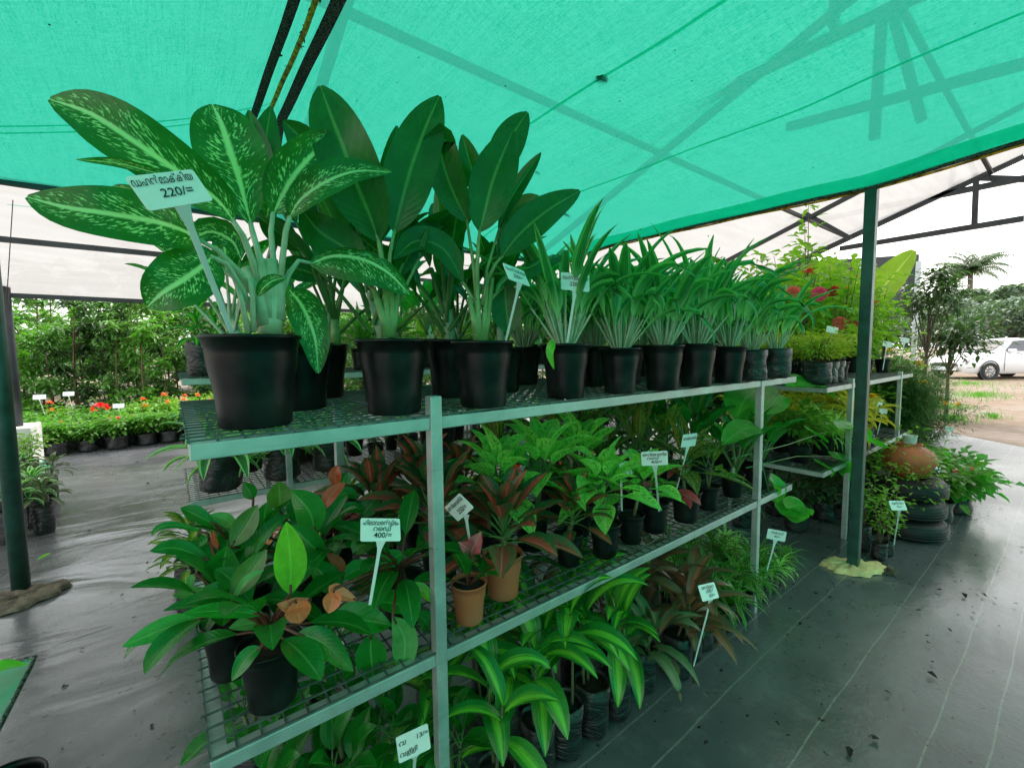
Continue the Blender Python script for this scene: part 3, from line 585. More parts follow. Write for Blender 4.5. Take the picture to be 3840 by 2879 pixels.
# ================================================================== plant kit
GA=2.39996
def arch(o,az,el_,L,droop,n=5,p=1.3):
    pts=[V(o)]
    for i in range(n):
        e=el_-droop*((i+.5)/n)**p; pts.append(pts[-1]+V((math.cos(az)*math.cos(e),math.sin(az)*math.cos(e),math.sin(e)))*L/n)
    return pts
def addpot(r,rad,h,mat='pot',soil=True):
    b=MB(); R_=rad
    if mat=='bag':
        b.lathe([(R_*.80,0),(R_*.98,.01),(R_*1.02,h*.3),(R_*.95,h*.62),(R_*1.03,h*.85),(R_*1.0,h),(R_*.94,h*.985),(R_*.9,h*.9)],26,wob=.07)
        k=len(b.v); b.face(tuple(range(25,-1,-1)))
    else:
        b.lathe([(.001,0),(R_*.70,0),(R_*.73,h*.02),(R_*.76,h*.3),(R_*.81,h*.5),(R_*.88,h*.66),(R_*.905,h*.8),(R_*.91,h*.86),(R_*.935,h*.87),(R_*.95,h*.955),(R_*1.0,h*.96),(R_*1.005,h*.985),(R_*.985,h),(R_*.93,h*.995),(R_*.91,h*.93),(R_*.89,h*.86)],32)
    b.build('pot' if mat!='bag' else 'grow_bag',M[mat],r)
    if soil:
        s=MB(); s.lathe([(R_*.9,h*.88),(R_*.6,h*.9),(R_*.3,h*.91),(.001,h*.915)],18,wob=.02); s.build('soil',M['soil'],r)
def face_of(az,e,k=1): return (-math.cos(az)*math.sin(e)*k,-math.sin(az)*math.sin(e)*k,max(.15,math.cos(e)))
def rosette(lf,st,o,N,L,W,e0,e1,droop,pet,pr,z1=0,spread=.006,fold=.18,a=1.,b=.8,n=8,az0=None,wave=0,m=2,petd=.2):
    """N leaves round an axis from o upward z1; inner leaves upright, outer leaves low"""
    az0=rv(0,6) if az0 is None else az0
    for i in range(N):
        q=i/max(1,N-1); az=az0+i*GA+rv(-.25,.25); e=e0+(e1-e0)*q+rv(-.1,.1); l=L*rv(.78,1.08)*(1-.18*q)
        p0=V(o)+V((math.cos(az)*spread,math.sin(az)*spread,z1*q))
        if pet>0:
            pp=arch(p0,az,min(1.45,e+.15),pet*rv(.8,1.15)*(.7+.4*(1-q)*.6+.2),petd,4); st.tube(pp,pr,pr*.6,5,cap=False); p0=pp[-1]; ee=e+.15-petd
        else: ee=e
        pts=arch(p0,az,ee,l,droop*rv(.6,1.3),5)
        lf.leaf(pts,W*rv(.85,1.15)*(l/L),face_of(az,ee),n,fold,a,b,None,wave,m,twist=rv(-.4,.4))
def mk(name,cat,pr_,ph_,pm,build):
    r=empty(name); r['category']=cat
    if ph_: addpot(r,pr_,ph_,pm)
    build(r,ph_*.9 if ph_ else 0); return r
def p_dief(lm,N=10,L=.23,W=.085,hh=.16,rad=.076,ph_=.16,stem='stemG'):
    def f(r,z):
        l=MB();s=MB();c=MB(); lean=(rv(-.03,.03),rv(-.03,.03))
        top=V((lean[0],lean[1],z+hh)); c.tube([(0,0,z-.02),(lean[0]*.4,lean[1]*.4,z+hh*.5),top],.016,.011,10)
        rosette(l,s,top-V((0,0,hh*.75)),N,L,W,.75,1.42,.5,.15,.0065,hh*.75,.008,.22,.92,.75,9,petd=.15)
        l.build('foliage',M[lm],r); s.build('petioles',M[stem],r); c.build('stem',M['stemP'],r)
    return mk('potted_dieffenbachia','potted plant',rad,ph_,'pot',f)
def p_strap(N=30,L=.31,W=.029,pm='pot'):
    def f(r,z):
        l=MB();s=MB()
        for i in range(N):
            az=i*GA+rv(-.3,.3); q=i/N; e=.95+.55*q+rv(-.1,.1); p0=V((math.cos(az)*.018,math.sin(az)*.018,z)); 
            pp=arch(p0,az,e,rv(.09,.15),.05,3); s.tube(pp,.0045,.003,5,cap=False)
            L_=L*rv(.6,1.15)*(1.12 if i%6==0 else 1); l.leaf(arch(pp[-1],az,e,L_,(rv(.2,1.3) if i%2 else rv(1.3,3.0)),9),W*rv(.7,1.6),face_of(az,e),10,.3,.8,.68,twist=rv(-1,1),wave=.03)
        l.build('foliage',M['strap'],r); s.build('petioles',M['stemP'],r)
    return mk('potted_strappy_plant','potted plant',.072,.155,pm,f)
def p_aglo(lm,N=20,L=.12,W=.045,pm='pot',rad=.047,h=.10,hh=.07,st='stemG',canes=2,droop=.7):
    def f(r,z):
        l=MB();s=MB();c=MB()
        for k in range(canes):
            o=V((rv(-.012,.012),rv(-.012,.012),z)); t_=o+V((rv(-.02,.02),rv(-.02,.02),hh)); c.tube([o,(o+t_)/2,t_],.006,.005,7)
            rosette(l,s,t_-V((0,0,.02)),N//canes,L,W,-.1,1.35,droop,.045,.0028,.045,.004,.22,.85,.85,8,wave=.015)
        l.build('foliage',M[lm],r); s.build('petioles',M[st],r); c.build('stem',M['cane'],r)
    return mk('potted_aglaonema','potted plant',rad,h,pm,f)
def p_drac(lm='drac',N=15,L=.17,W=.052,hh=.20,rad=.05,h=.15,canes=2,name='bagged_dracaena'):
    def f(r,z):
        l=MB();c=MB()
        for k in range(canes):
            o=V((rv(-.02,.02),rv(-.02,.02),z-.02)); t_=o+V((rv(-.05,.05),rv(-.05,.05),hh*rv(.75,1.15))); c.tube([o,(o+t_)/2+V((.006,0,0)),t_],.0045,.004,6)
            NN=N//canes
            for i in range(NN):
                q=i/max(1,NN-1); az=i*GA+rv(-.3,.3); e=.15+1.1*q+rv(-.1,.1); p0=t_-V((0,0,.11*(1-q))); L_=L*rv(.8,1.15)
                l.leaf(arch(p0,az,e,L_,1.5*rv(.7,1.2),7),W*rv(.85,1.15),face_of(az,e),10,.22,.8,.8,twist=rv(-.3,.3))
        l.build('foliage',M[lm],r); c.build('stem',M['cane'],r)
    return mk(name,'potted plant',rad,h,'bag',f)
def p_song(lm='song',N=70,L=.13,W=.012,hh=.16,canes=3,rad=.045,h=.12,pm='bag',name='bagged_narrow_leaf_plant',droop=1.7,e0=.2):
    def f(r,z):
        l=MB();c=MB()
        for k in range(canes):
            o=V((rv(-.02,.02),rv(-.02,.02),z-.02)); t_=o+V((rv(-.07,.07),rv(-.07,.07),hh*rv(.5,1.1))); c.tube([o,(o+t_)/2,t_],.004,.003,5)
            for i in range(N//canes):
                q=i/(N//canes); az=i*GA+rv(-.4,.4); e=e0+1.1*q+rv(-.2,.2); p0=o.lerp(t_,.35+.65*q)
                l.leaf(arch(p0,az,e,L*rv(.75,1.15),droop*rv(.5,1.2),5),W*rv(.8,1.3),face_of(az,e),6,.2,.75,.6,m=1)
        l.build('foliage',M[lm],r); c.build('stem',M['cane'],r)
    return mk(name,'potted plant',rad,h,pm,f)
def p_bush(lm,n=260,L=.045,W=.02,hh=.2,rr=.13,rad=.07,h=.12,pm='bag',fl=None,nf=0,name='bagged_shrub',cat='potted plant',stems=6,fs=.02,zr=.45,e=.5):
    def f(r,z):
        l=MB();c=MB();FF=[]
        for k in range(stems):
            a=rv(0,6.28); q=rv(.2,.8); tip=V((rr*q*math.cos(a),rr*q*math.sin(a),z+hh*rv(.7,1.05))); mid=V((tip.x*.35,tip.y*.35,z+hh*.4)); c.tube([(0,0,z-.02),mid,tip],.0045*max(1,hh*2),.0015,5)
            for i in range(n//stems):
                t_=rv(.15,1.05)**.7; p=V((0,0,z)).lerp(mid,t_*2) if t_<.5 else mid.lerp(tip,t_*2-1)
                aa=rv(0,6.28); d=V((math.cos(aa),math.sin(aa),rv(-.5,e+.4))); p=p+V((d.x,d.y,d.z*.6))*rv(0,rr*.55)
                l.sleaf(p,d,V((rv(-.4,.4),rv(-.4,.4),1)),L*rv(.6,1.25),W*rv(.7,1.25))
            if k<nf:
                F=MB(); FF.append(F)
                for j in range(14):
                    aa=rv(0,6.28); ee=rv(-.2,1.4); F.sleaf(tip+V((0,0,L*.4)),(math.cos(aa)*math.cos(ee),math.sin(aa)*math.cos(ee),math.sin(ee)),(0,0,1),fs*rv(.7,1.2),fs*.6)
        l.build('foliage',M[lm],r); c.build('stem',M['wood'],r)
        for F in FF: F.build('flower',M[fl],r)
    return mk(name,cat,rad,h,pm,f)
def p_sapling(lm='mango',n=20,L=.15,W=.042,hh=1.2,rr=.42,rad=.11,h=.2,name='bagged_sapling'):
    def f(r,z):
        l=MB();c=MB(); top=V((rv(-.08,.08),rv(-.08,.08),z+hh)); c.tube([(0,0,z-.05),(top.x*.4+.02,top.y*.5,z+hh*.5),top],.012,.005,6)
        for k in range(18):
            t_=rv(.06,1); b0=V((0,0,z)).lerp(top,t_); a=rv(0,6.28); tip=b0+V((math.cos(a)*rr*rv(.3,.9),math.sin(a)*rr*rv(.3,.9),rv(.05,.3))); c.tube([b0,(b0+tip)/2+V((0,0,-.02)),tip],.005,.002,5)
            for cl in range(2):
                tp=b0.lerp(tip,.55+.45*cl)
                for i in range(n//2+3):
                    az=i*GA+rv(-.3,.3); e=rv(-.5,.6); l.leaf(arch(tp+V((0,0,rv(-.05,.03))),az,e,L*rv(.7,1.15),rv(.4,1.1),3),W,face_of(az,e),4,.25,.9,.8,m=1)
        for i in range(n):
            az=i*GA; e=rv(-.2,1.0); l.leaf(arch(top,az,e,L*rv(.7,1.1),rv(.5,1.1),3),W,face_of(az,e),4,.25,.9,.8,m=1)
        l.build('foliage',M[lm],r); c.build('stem',M['wood'],r)
    return mk(name,'sapling',rad,h,'bag',f)
def mpp(p): return (V(p)-CAMP).dot(fw)/951.
# ------------------------------------------------------------------ hero leaves traced at their own depth
def H(lf,pts,wpx,y,up_=.5,fold=.14,a=1,b=.75,n=14,rnd=None,wave=0,org=V((0,0,0)),tw=0,sd=0,zoff=0):
    P=[U(p[0],p[1],'y',y+(p[2] if len(p)>2 else 0)) for p in pts]; mid=P[len(P)//2]
    fc=(CAMP-mid).normalized()+V((sd,0,up_)); W=wpx*mpp(mid)*1.08
    lf.leaf([p-org for p in P],W,fc,n,fold,a,b,rnd,wave,3,tw); return P
def HP(st,pts,y,r0,r1,org=V((0,0,0))):
    st.tube([U(p[0],p[1],'y',y+(p[2] if len(p)>2 else 0))-org for p in pts],r0,r1,8)
def basepos(px,py,z,dy=.05):
    p=U(px,py,'z',z); h=V((p.x,p.y,0)).normalized()*dy; return V((p.x+h.x,p.y+h.y,z))
TOPZ=ZT+.007; MIDZ=ZM+.007
# P1 spotted dieffenbachia
c1=basepos(555,926,TOPZ,.055); r=empty('potted_dieffenbachia',c1)
tag(r,'biggest white-speckled broad-leaved plant in the largest black pot at the top shelf corner','potted plant')
addpot(r,.084,.168)
l=MB();s=MB();c=MB(); y=c1.y
H(l,[(505,478,-.03),(467,430,-.04),(383,370,-.06),(267,290,-.07),(190,243,-.05),(107,214,-.02)],118,y,.25,.10,1.08,.62,18,.5,org=c1,wave=.01)
HP(s,[(575,655),(552,580),(525,510,-.02),(500,472,-.03)],y,.0075,.004,c1)
H(l,[(541,484,.01),(517,390,0),(498,330,-.01),(478,268,-.01),(459,226,.01)],128,y,.05,.12,1.0,.68,18,.55,org=c1,tw=.2)
HP(s,[(583,650),(565,570),(545,500,.01),(540,478,.01)],y,.007,.004,c1)
H(l,[(590,462,.0),(610,420,-.01),(640,372,-.02),(690,320,-.03),(733,292,-.03)],90,y,.1,.16,.9,.7,16,.45,org=c1)
HP(s,[(592,650),(590,560),(585,500),(590,458)],y,.0065,.004,c1)
H(l,[(624,470,-.02),(650,430,-.04),(705,392,-.07),(770,370,-.08),(846,372,-.07)],66,y,.5,.16,.95,.75,16,.5,org=c1)
HP(s,[(600,655),(610,560,-.01),(617,500,-.02),(626,468,-.02)],y,.0065,.0045,c1)
H(l,[(430,520,-.03),(400,500,-.06),(340,480,-.09),(240,462,-.11),(140,447,-.10),(58,425,-.08)],112,y,.35,.08,.95,.62,18,.5,org=c1,wave=.012)
HP(s,[(560,660),(520,590,-.01),(470,540,-.03),(425,516,-.03)],y,.0065,.0035,c1)
H(l,[(390,388,-.05),(330,372,-.08),(250,352,-.1),(165,345,-.1)],20,y,.2,.3,1,.7,10,.6,org=c1)
H(l,[(330,425,-.02),(280,408,-.02),(243,402,0)],13,y,.2,.3,1,.7,8,.6,org=c1)
H(l,[(458,556,-.05),(430,580,-.06),(393,606,-.08),(350,632,-.08),(318,662,-.06)],112,y,.35,.1,.8,.6,16,.5,org=c1)
HP(s,[(555,690),(520,620,-.02),(490,570,-.04),(455,553,-.05)],y,.006,.0035,c1)
H(l,[(668,570,.02),(720,552,0),(785,560,-.03),(840,590,-.05),(884,636,-.06)],96,y,.9,-.2,.8,.62,16,.5,org=c1)
HP(s,[(605,640),(625,590,.01),(645,563,.02),(672,568,.02)],y,.006,.0035,c1)
H(l,[(625,625,.04),(655,665,.05),(680,730,.05),(687,806,.04)],68,y,.2,.1,.8,.6,12,.5,org=c1)
H(l,[(556,640,-.05),(570,620,-.06),(590,606,-.06),(617,600,-.05)],26,y,.4,.3,1,.7,8,.2,org=c1)
H(l,[(575,470,.04),(590,420,.04),(625,370,.05),(632,300,.05)],60,y,.1,.15,1,.7,10,.3,org=c1)
H(l,[(520,560,.03),(500,520,.05),(450,500,.06),(400,530,.05)],60,y,.5,.15,1,.7,10,.3,org=c1)
H(l,[(470,640,.03),(450,600,.04),(430,580,.05),(395,560,.06)],45,y,.5,.15,1,.7,10,.3,org=c1)
for q in ([(585,690),(578,620),(560,560)],[(595,690),(600,630),(603,580)],[(575,700),(556,630),(530,580,.02)]): HP(c,q,y,.017,.009,c1)
HP(c,[(583,722),(588,690),(590,640),(585,560)],y,.021,.012,c1)
HP(s,[(535,715,-.02),(520,640,-.02),(505,600,-.02),(470,575,-.02)],y,.005,.003,c1); HP(s,[(548,715,-.02),(545,640,-.02),(540,600,-.02)],y,.005,.004,c1)
l.build('foliage',M['diefS'],r); s.build('petioles',M['stemP'],r); c.build('stem',M['stemP'],r)
# P2
c2=basepos(853,897,TOPZ,.055); r=empty('potted_dieffenbachia',c2)
tag(r,'tall dark-leaved plant with the highest leaf tip, second pot of the front row','potted plant'); addpot(r,.079,.162)
l=MB();s=MB();c=MB(); y=c2.y
H(l,[(816,520,0),(800,470,-.01),(775,410,-.02),(745,330,-.03),(715,250,-.02),(692,186,0)],116,y,.0,.12,1.0,.62,18,.55,org=c2)
HP(s,[(838,665),(830,600),(817,520),(800,470)],y,.0065,.003,c2)
H(l,[(851,500,0),(866,440,-.01),(887,365,-.02),(917,280,-.03),(949,208,-.02)],100,y,.0,.12,.95,.65,18,.5,org=c2,tw=-.15)
HP(s,[(838,665),(838,600),(842,550),(852,495)],y,.0065,.003,c2)
H(l,[(822,520,.04),(835,450,.04),(845,370,.04),(857,272,.05)],52,y,.0,.2,1,.65,14,.7,org=c2)
HP(s,[(842,665),(830,600,.02),(822,515,.04)],y,.005,.003,c2)
H(l,[(780,590,.03),(750,540,.04),(690,500,.05),(650,450,.06)],80,y,.2,.15,1,.7,12,.2,org=c2)
H(l,[(860,600,.03),(890,540,.05),(940,500,.06),(985,470,.06)],60,y,.4,.15,1,.7,12,.4,org=c2)
HP(s,[(845,670),(855,610,.02),(870,570,.04)],y,.005,.003,c2); HP(s,[(835,670),(800,620,.02),(778,588,.03)],y,.005,.003,c2); HP(s,[(850,680),(880,610),(905,560)],y,.004,.003,c2)
H(l,[(905,560,0),(915,530,0),(926,490,0)],14,y,.2,.3,1,.7,8,.8,org=c2)
for q in ([(838,728),(836,690),(831,605)],[(843,728),(847,690),(843,590)],[(841,728),(851,690),(860,620)],[(836,728),(828,690),(806,620)]): HP(c,q,y,.013,.0055,c2)
l.build('foliage',M['diefG'],r); s.build('petioles',M['stemY'],r); c.build('stem',M['stemY'],r)
# P3
c3=basepos(1044,882,TOPZ,.055); r=empty('potted_dieffenbachia',c3)
tag(r,'dark-leaved plant in the third front pot with a leaf pointing right over strappy plants','potted plant'); addpot(r,.077,.158)
l=MB();s=MB();c=MB(); y=c3.y
H(l,[(1036,500,0),(1048,450,-.01),(1064,390,-.02),(1085,335,-.02),(1108,282,-.01)],88,y,.0,.12,.95,.62,18,.45,org=c3)
HP(s,[(1032,650),(1030,580),(1033,520),(1037,490)],y,.0065,.003,c3)
H(l,[(1070,400,.05),(1085,340,.05),(1108,290,.05),(1139,243,.05)],64,y,.1,.16,.9,.62,14,.6,org=c3)
H(l,[(1076,495,.02),(1098,440,.02),(1130,385,.01),(1168,330,0)],30,y,.0,.35,1,.65,14,.8,org=c3)
HP(s,[(1042,660),(1052,580,.01),(1078,492,.02)],y,.0055,.0025,c3)
H(l,[(1085,552,0),(1120,508,-.02),(1180,456,-.04),(1252,412,-.04)],68,y,.25,.14,.95,.62,16,.5,org=c3)
HP(s,[(1040,660),(1055,600),(1070,570),(1088,550)],y,.0065,.003,c3)
H(l,[(1010,480,.02),(985,430,.02),(962,370,.01),(950,300,0),(985,325,-.01)],70,y,-.1,.2,1,.6,14,.1,org=c3)
HP(s,[(1030,650),(1022,570,.01),(1008,475,.02)],y,.006,.003,c3)
H(l,[(1033,420,.05),(1020,370,.05),(998,291,.05)],46,y,.0,.25,1,.65,12,.7,org=c3)
H(l,[(1075,560,.04),(1100,500,.04),(1130,450,.04),(1168,427,.04)],50,y,.0,.25,1,.65,12,.9,org=c3)
H(l,[(1085,620,.0),(1130,585,-.02),(1180,560,-.03),(1222,548,-.03)],40,y,.9,-.2,1,.65,12,.5,org=c3)
H(l,[(1000,610,.03),(960,540,.04),(900,520,.05),(850,560,.05)],60,y,.5,.15,1,.7,12,.3,org=c3)
HP(s,[(1038,670),(1018,640,.01),(998,608,.03)],y,.005,.003,c3); HP(s,[(1045,670),(1065,640),(1088,618)],y,.005,.003,c3)
H(l,[(1098,720,.05),(1096,690,.05),(1092,650,.05),(1090,600,.05)],62,y,.2,.1,1,.7,10,.6,org=c3)
for q in ([(1035,738),(1032,690),(1030,600)],[(1040,738),(1045,690),(1053,590)],[(1043,738),(1052,690),(1063,600)],[(1032,738),(1026,700),(1012,640)]): HP(c,q,y,.012,.005,c3)
l.build('foliage',M['diefG'],r); s.build('petioles',M['stemY'],r); c.build('stem',M['stemY'],r)
c4=V((.245,1.16,TOPZ)); r=empty('potted_dieffenbachia',c4); tag(r,'dark plant whose leaf tips rise between the speckled plant and the tallest plant','potted plant'); addpot(r,.077,.158)
l=MB();s=MB();c=MB(); y=c4.y
for pts,w_ in (([(640,480),(600,400),(575,320),(585,230)],64),([(600,440),(562,340),(537,238)],50),([(690,470),(672,390),(655,310),(612,260)],72),([(700,540),(690,470),(700,400),(735,360)],80),([(650,540),(600,500),(560,470)],50),([(760,560),(770,500),(790,440)],60),([(700,600),(640,580),(600,590)],50)):
    H(l,pts,w_,y,.1,.14,.95,.65,14,org=c4); HP(s,[(725,700),((725+pts[0][0])/2,(640+pts[0][1])/2+10),pts[0]],y,.006,.003,c4)
HP(c,[(725,745),(724,715),(722,690)],y,.014,.009,c4)
l.build('foliage',M['diefG'],r); s.build('petioles',M['stemG'],r); c.build('stem',M['stemY'],r)
# strappy plants, front row of top shelf
pst=[Proto(p_strap(26)),Proto(p_strap(32,.32)),Proto(p_strap(24,.29,.034))]; pbg=[Proto(p_strap(22,.28,.028,'bag')),Proto(p_strap(18,.32,.03,'bag'))]
G1='pale-stemmed strappy plants along the top shelf'
fr=[((1221,862),.98,0,'strappy plant with a yellowing leaf over its rim beside the third broad-leaved plant'),
((1338,851),.90,1,'strappy plant in the bulging grey-dusty pot, fifth pot of the front row'),((1430,844),.95,2,'strappy plant in the sixth pot of the front row on the top shelf'),
((1502,836),.98,0,'strappy plant in the seventh pot of the front row on the top shelf'),((1572,828),.92,1,'strappy plant in the last round pot before the wrinkled bags'),
((1620,823),.82,3,'strappy plant in a leaning crumpled grey bag beside the last round pot'),((1672,817),.85,4,'strappy plant in the last black bag at the right end of the top shelf')]
for (p,s_,k,lab) in fr:
    q=basepos(p[0],p[1],TOPZ,.052); (pst+pbg)[k].put(q,rv(0,6.28),s_,lab,G1)
b=MB(); q=basepos(1221,862,TOPZ,.052); b.leaf([U(1196,735,'y',q.y-.06),U(1190,745,'y',q.y-.085),U(1186,765,'y',q.y-.09),U(1196,797,'y',q.y-.088)],.022,(-.4,-1,.2),10,.2,.9,.7); 
o=b.build('fallen_leaf',M['philoL']); tag(o,'yellowing strap leaf hanging over the rim of the fourth front pot','leaf')
# second and third rows on the top shelf
pd=[Proto(p_dief('diefG',10,.24,.085,.15)),Proto(p_dief('diefG',9,.22,.075,.12)),Proto(p_dief('diefS',9,.2,.085,.12,stem='stemP'))]
n2=0
sec=[(.46,1.16,0,1.0),(.66,1.15,1,1.05),(.86,1.16,0,.9),(.36,1.40,1,1),(.60,1.42,0,1),(.16,1.43,2,.9),(.84,1.42,1,.95)]
for x,yy,k,s_ in sec:
    row='second' if yy<1.3 else 'back'; n2+=1
    pd[k].put((x,yy,TOPZ),rv(0,6.28),s_,'dark broad-leaved plant, %s from the left in the %s row on the top shelf'%(ORD[[i for i,t_ in enumerate(sorted([a_[0] for a_ in sec if (a_[1]<1.3)==(yy<1.3)])) if t_==x][0]],row),'broad-leaved plants behind the front row')
xs=[1.06,1.24,1.43,1.62,1.82,2.02,2.22]
for j,yy in enumerate((1.10,1.36)):
    for i,x in enumerate(xs): pst[(i+j)%3].put((x+rv(-.02,.02)+.05*j,yy,TOPZ),rv(0,6.28),rv(.85,1.0),'strappy plant in a black pot, %s in the %s row behind the front ones'%(ORD[i],('first','second')[j]),G1)
# ------------------------------------------------------------------ philodendrons on the middle shelf
def za(x,y,d=0): return (322.5+.2917*x,979+.2917*y,d)
def philo(lab,pos,rad,h,leaves,extra,crown=.03,seed=0):
    r=empty('potted_philodendron',pos); tag(r,lab,'potted plant','philodendrons on the middle shelf'); addpot(r,rad,h)
    by={}; s=MB(); cr=V((0,0,h*.9+crown))
    for (pts,w_,mt,yo,*kw) in leaves:
        k=kw[0] if kw else {}
        lf=by.setdefault(mt,MB()); Z=[za(*p) for p in pts]; P=H(lf,Z,w_*.2917,pos.y+yo,org=V(pos),n=12,**k)
        b0=P[0]-V(pos); s.tube([cr+V((rv(-.008,.008),rv(-.008,.008),0)),cr.lerp(b0,.5)+V((0,0,.012)),b0,b0.lerp(P[1]-V(pos),.3)],.0042,.0024,6)
    lf=by.setdefault('philo',MB())
    for i in range(extra+9):
        az=i*GA+rv(-.3,.3)+seed; e=rv(-.1,1.2); pp=arch(cr,az,e+.3,rv(.05,.09),.4,3); s.tube(pp,.004,.0025,5,cap=False); lf.leaf(arch(pp[-1],az,e,rv(.10,.14),rv(.3,1.),5),rv(.05,.062),face_of(az,e),8,.15,1,.62,rnd=rv(0,.4))
    st=MB(); st.tube([(0,0,h*.85),cr],.011,.008,8); st.build('stem',M['stemR'],r)
    names={'philo':'foliage','philoB':'foliage','philoL':'lime_leaves','philoO':'olive_leaves','philoGr':'pale_leaves','philoR':'red_leaves','philoY':'orange_leaves'}
    for k,v_ in by.items(): v_.build(names[k],M[k],r)
    s.build('petioles',M['stemR'],r)
q1=basepos(592,1548,MIDZ,.05)
philo('philodendron with a salmon folded young leaf in the front black pot of the middle shelf',q1,.058,.118,[
 ([(1045,1040),(1045,800),(1015,505)],205,'philoL',.0),([(860,1190),(550,1165),(250,1180)],115,'philoB',-.02,dict(up_=.8)),([(1090,1330),(1280,1400),(1510,1610)],175,'philo',-.06,dict(up_=.9)),
 ([(830,1430),(720,1510),(610,1680)],115,'philo',-.05),([(600,1060),(730,900),(870,710)],165,'philoO',.03),([(1200,1075),(1110,1120),(1030,1135),(945,1115)],110,'philoY',-.03,dict(up_=.6)),([(1085,1085),(1098,1150),(1114,1255)],165,'philoY',-.034,dict(up_=.2)),
 ([(880,1250),(730,1260),(590,1290)],110,'philoGr',.0,dict(up_=1.)),([(600,1100),(720,930),(850,860)],50,'philoGr',.0)],4)
q2=basepos(505,1478,MIDZ,.05)
philo('philodendron with a long bright leaf sticking out far left over the walkway',q2,.055,.118,[
 ([(390,1220),(130,1290),(-200,1428)],150,'philoB',-.03,dict(up_=.5)),([(550,1060),(545,870),(570,685)],215,'philo',.02,dict(rnd=.6)),([(480,1075),(330,1040),(170,1050)],100,'philoGr',.02,dict(up_=.7)),
 ([(470,800),(200,700),(5,720)],115,'philo',.06,dict(up_=.7)),([(430,590),(200,530),(70,550),(15,610)],50,'philo',.10),([(340,890),(310,930),(300,990)],50,'philoGr',.0)],6,seed=1)
q3=V((.42,1.0,MIDZ))
philo('philodendron with big bright leaves spreading under the 400 tag beside the front post',q3,.057,.118,[
 ([(1330,1190),(1550,1225),(1790,1270)],215,'philoB',-.09,dict(up_=.7)),([(1660,1095),(1800,1105),(2000,1140)],165,'philoB',-.06,dict(up_=.7)),([(1850,1020),(2000,1005),(2120,1110)],95,'philoL',-.09,dict(up_=.8)),
 ([(1800,1205),(1890,1380),(1870,1660)],175,'philoGr',-.12,dict(up_=.2)),([(1640,1330),(1640,1480),(1665,1720)],205,'philo',-.09,dict(up_=.2,rnd=.45)),([(1680,850),(1540,860),(1438,925)],135,'philoB',.0,dict(up_=.5,rnd=.2)),
 ([(1700,900),(1760,800),(1890,735)],140,'philoB',.01,dict(up_=.4,rnd=.3)),([(1510,745),(1570,680),(1690,640)],130,'philoO',.04),([(1540,1085),(1430,1045),(1360,1010),(1328,980)],105,'philoY',-.11,dict(up_=.9)),([(1370,1000),(1355,1080),(1325,1180)],120,'philoY',-.115,dict(up_=.1)),([(1480,1000),(1650,1000),(1830,1020)],110,'philoO',.0,dict(up_=.9)),([(1970,1180),(2040,1240),(2090,1330)],120,'philo',-.04)],6,seed=2)
q4=V((.25,1.16,MIDZ))
philo('philodendron in mid-cluster with a broad green upright leaf and rusty young leaves',q4,.057,.118,[
 ([(1230,590),(1180,420),(1050,270)],200,'philo',-.08,dict(rnd=.9)),([(965,420),(965,310),(958,205)],155,'philoO',.0),([(1290,410),(1340,310),(1450,215)],95,'philoR',-.04),([(1440,1030),(1310,920),(1190,790)],170,'philo',-.16,dict(rnd=.7)),
 ([(1310,790),(1180,660),(1050,530)],155,'philo',-.12,dict(rnd=.5)),([(1430,905),(1400,820),(1305,730)],80,'philoR',-.15),([(600,690),(710,540),(800,380)],155,'philoO',-.04,dict(rnd=.1)),([(850,600),(850,480),(870,360)],125,'philo',.0)],6,seed=3)
q5=V((.36,1.34,MIDZ))
philo('philodendron at the back of the cluster with one tall bright red young leaf',q5,.057,.118,[
 ([(1385,250),(1375,160),(1395,85)],85,'philoR',-.02),([(1280,490),(1400,530),(1550,600)],85,'philo',-.12,dict(up_=.9)),([(1400,420),(1500,400),(1590,420)],80,'philo',-.1),([(1560,470),(1620,400),(1690,320)],130,'philo',-.08),([(1400,330),(1460,290),(1550,320)],85,'philo',-.05)],7,seed=4)
q6=V((.12,1.22,MIDZ))
philo('philodendron at the left shelf edge with dark leaves drooping over the walkway',q6,.057,.118,[
 ([(490,530),(340,450),(230,400)],110,'philo',-.05,dict(up_=.7,rnd=.2)),([(640,550),(560,490),(450,450)],90,'philoGr',-.05),([(770,340),(740,280),(700,210)],90,'philo',.02),([(515,710),(480,650),(470,565)],38,'philoR',-.1),([(360,600),(400,640),(360,690)],50,'philo',-.08)],7,seed=5)
# aglaonemas and crotons on the middle shelf
aR=[Proto(p_aglo('agR',26,.125,.056,'terra',.045,.095,.045,canes=1,droop=.45)),Proto(p_aglo('agR',24,.125,.056,'pot',hh=.05,droop=.5))]
aL=[Proto(p_aglo('agL',24,.13,.065,'pot',hh=.10)),Proto(p_aglo('agL',20,.13,.068,'pot',hh=.09,canes=1))]
aP=Proto(p_aglo('agP',9,.11,.055,'pot',.05,.105,.05,canes=1)); aC=[Proto(p_aglo('croton',14,.2,.055,'pot',.06,.12,.10,droop=.5)),Proto(p_aglo('aucuba',12,.15,.055,'pot',.062,.125,.1,'stemG'))]
rz_=lambda: rv(0,6.28)
def put(pr,x,y,z,s_,lab,g_=None,rz=None): return pr.put((x,y,z),rz_() if rz is None else rz,s_,lab,g_)
put(aR[0],.690,.945,MIDZ,1.25,'red-centred star-shaped plant in the brown plastic pot right of the front post')
def aglo2(r,z): pass
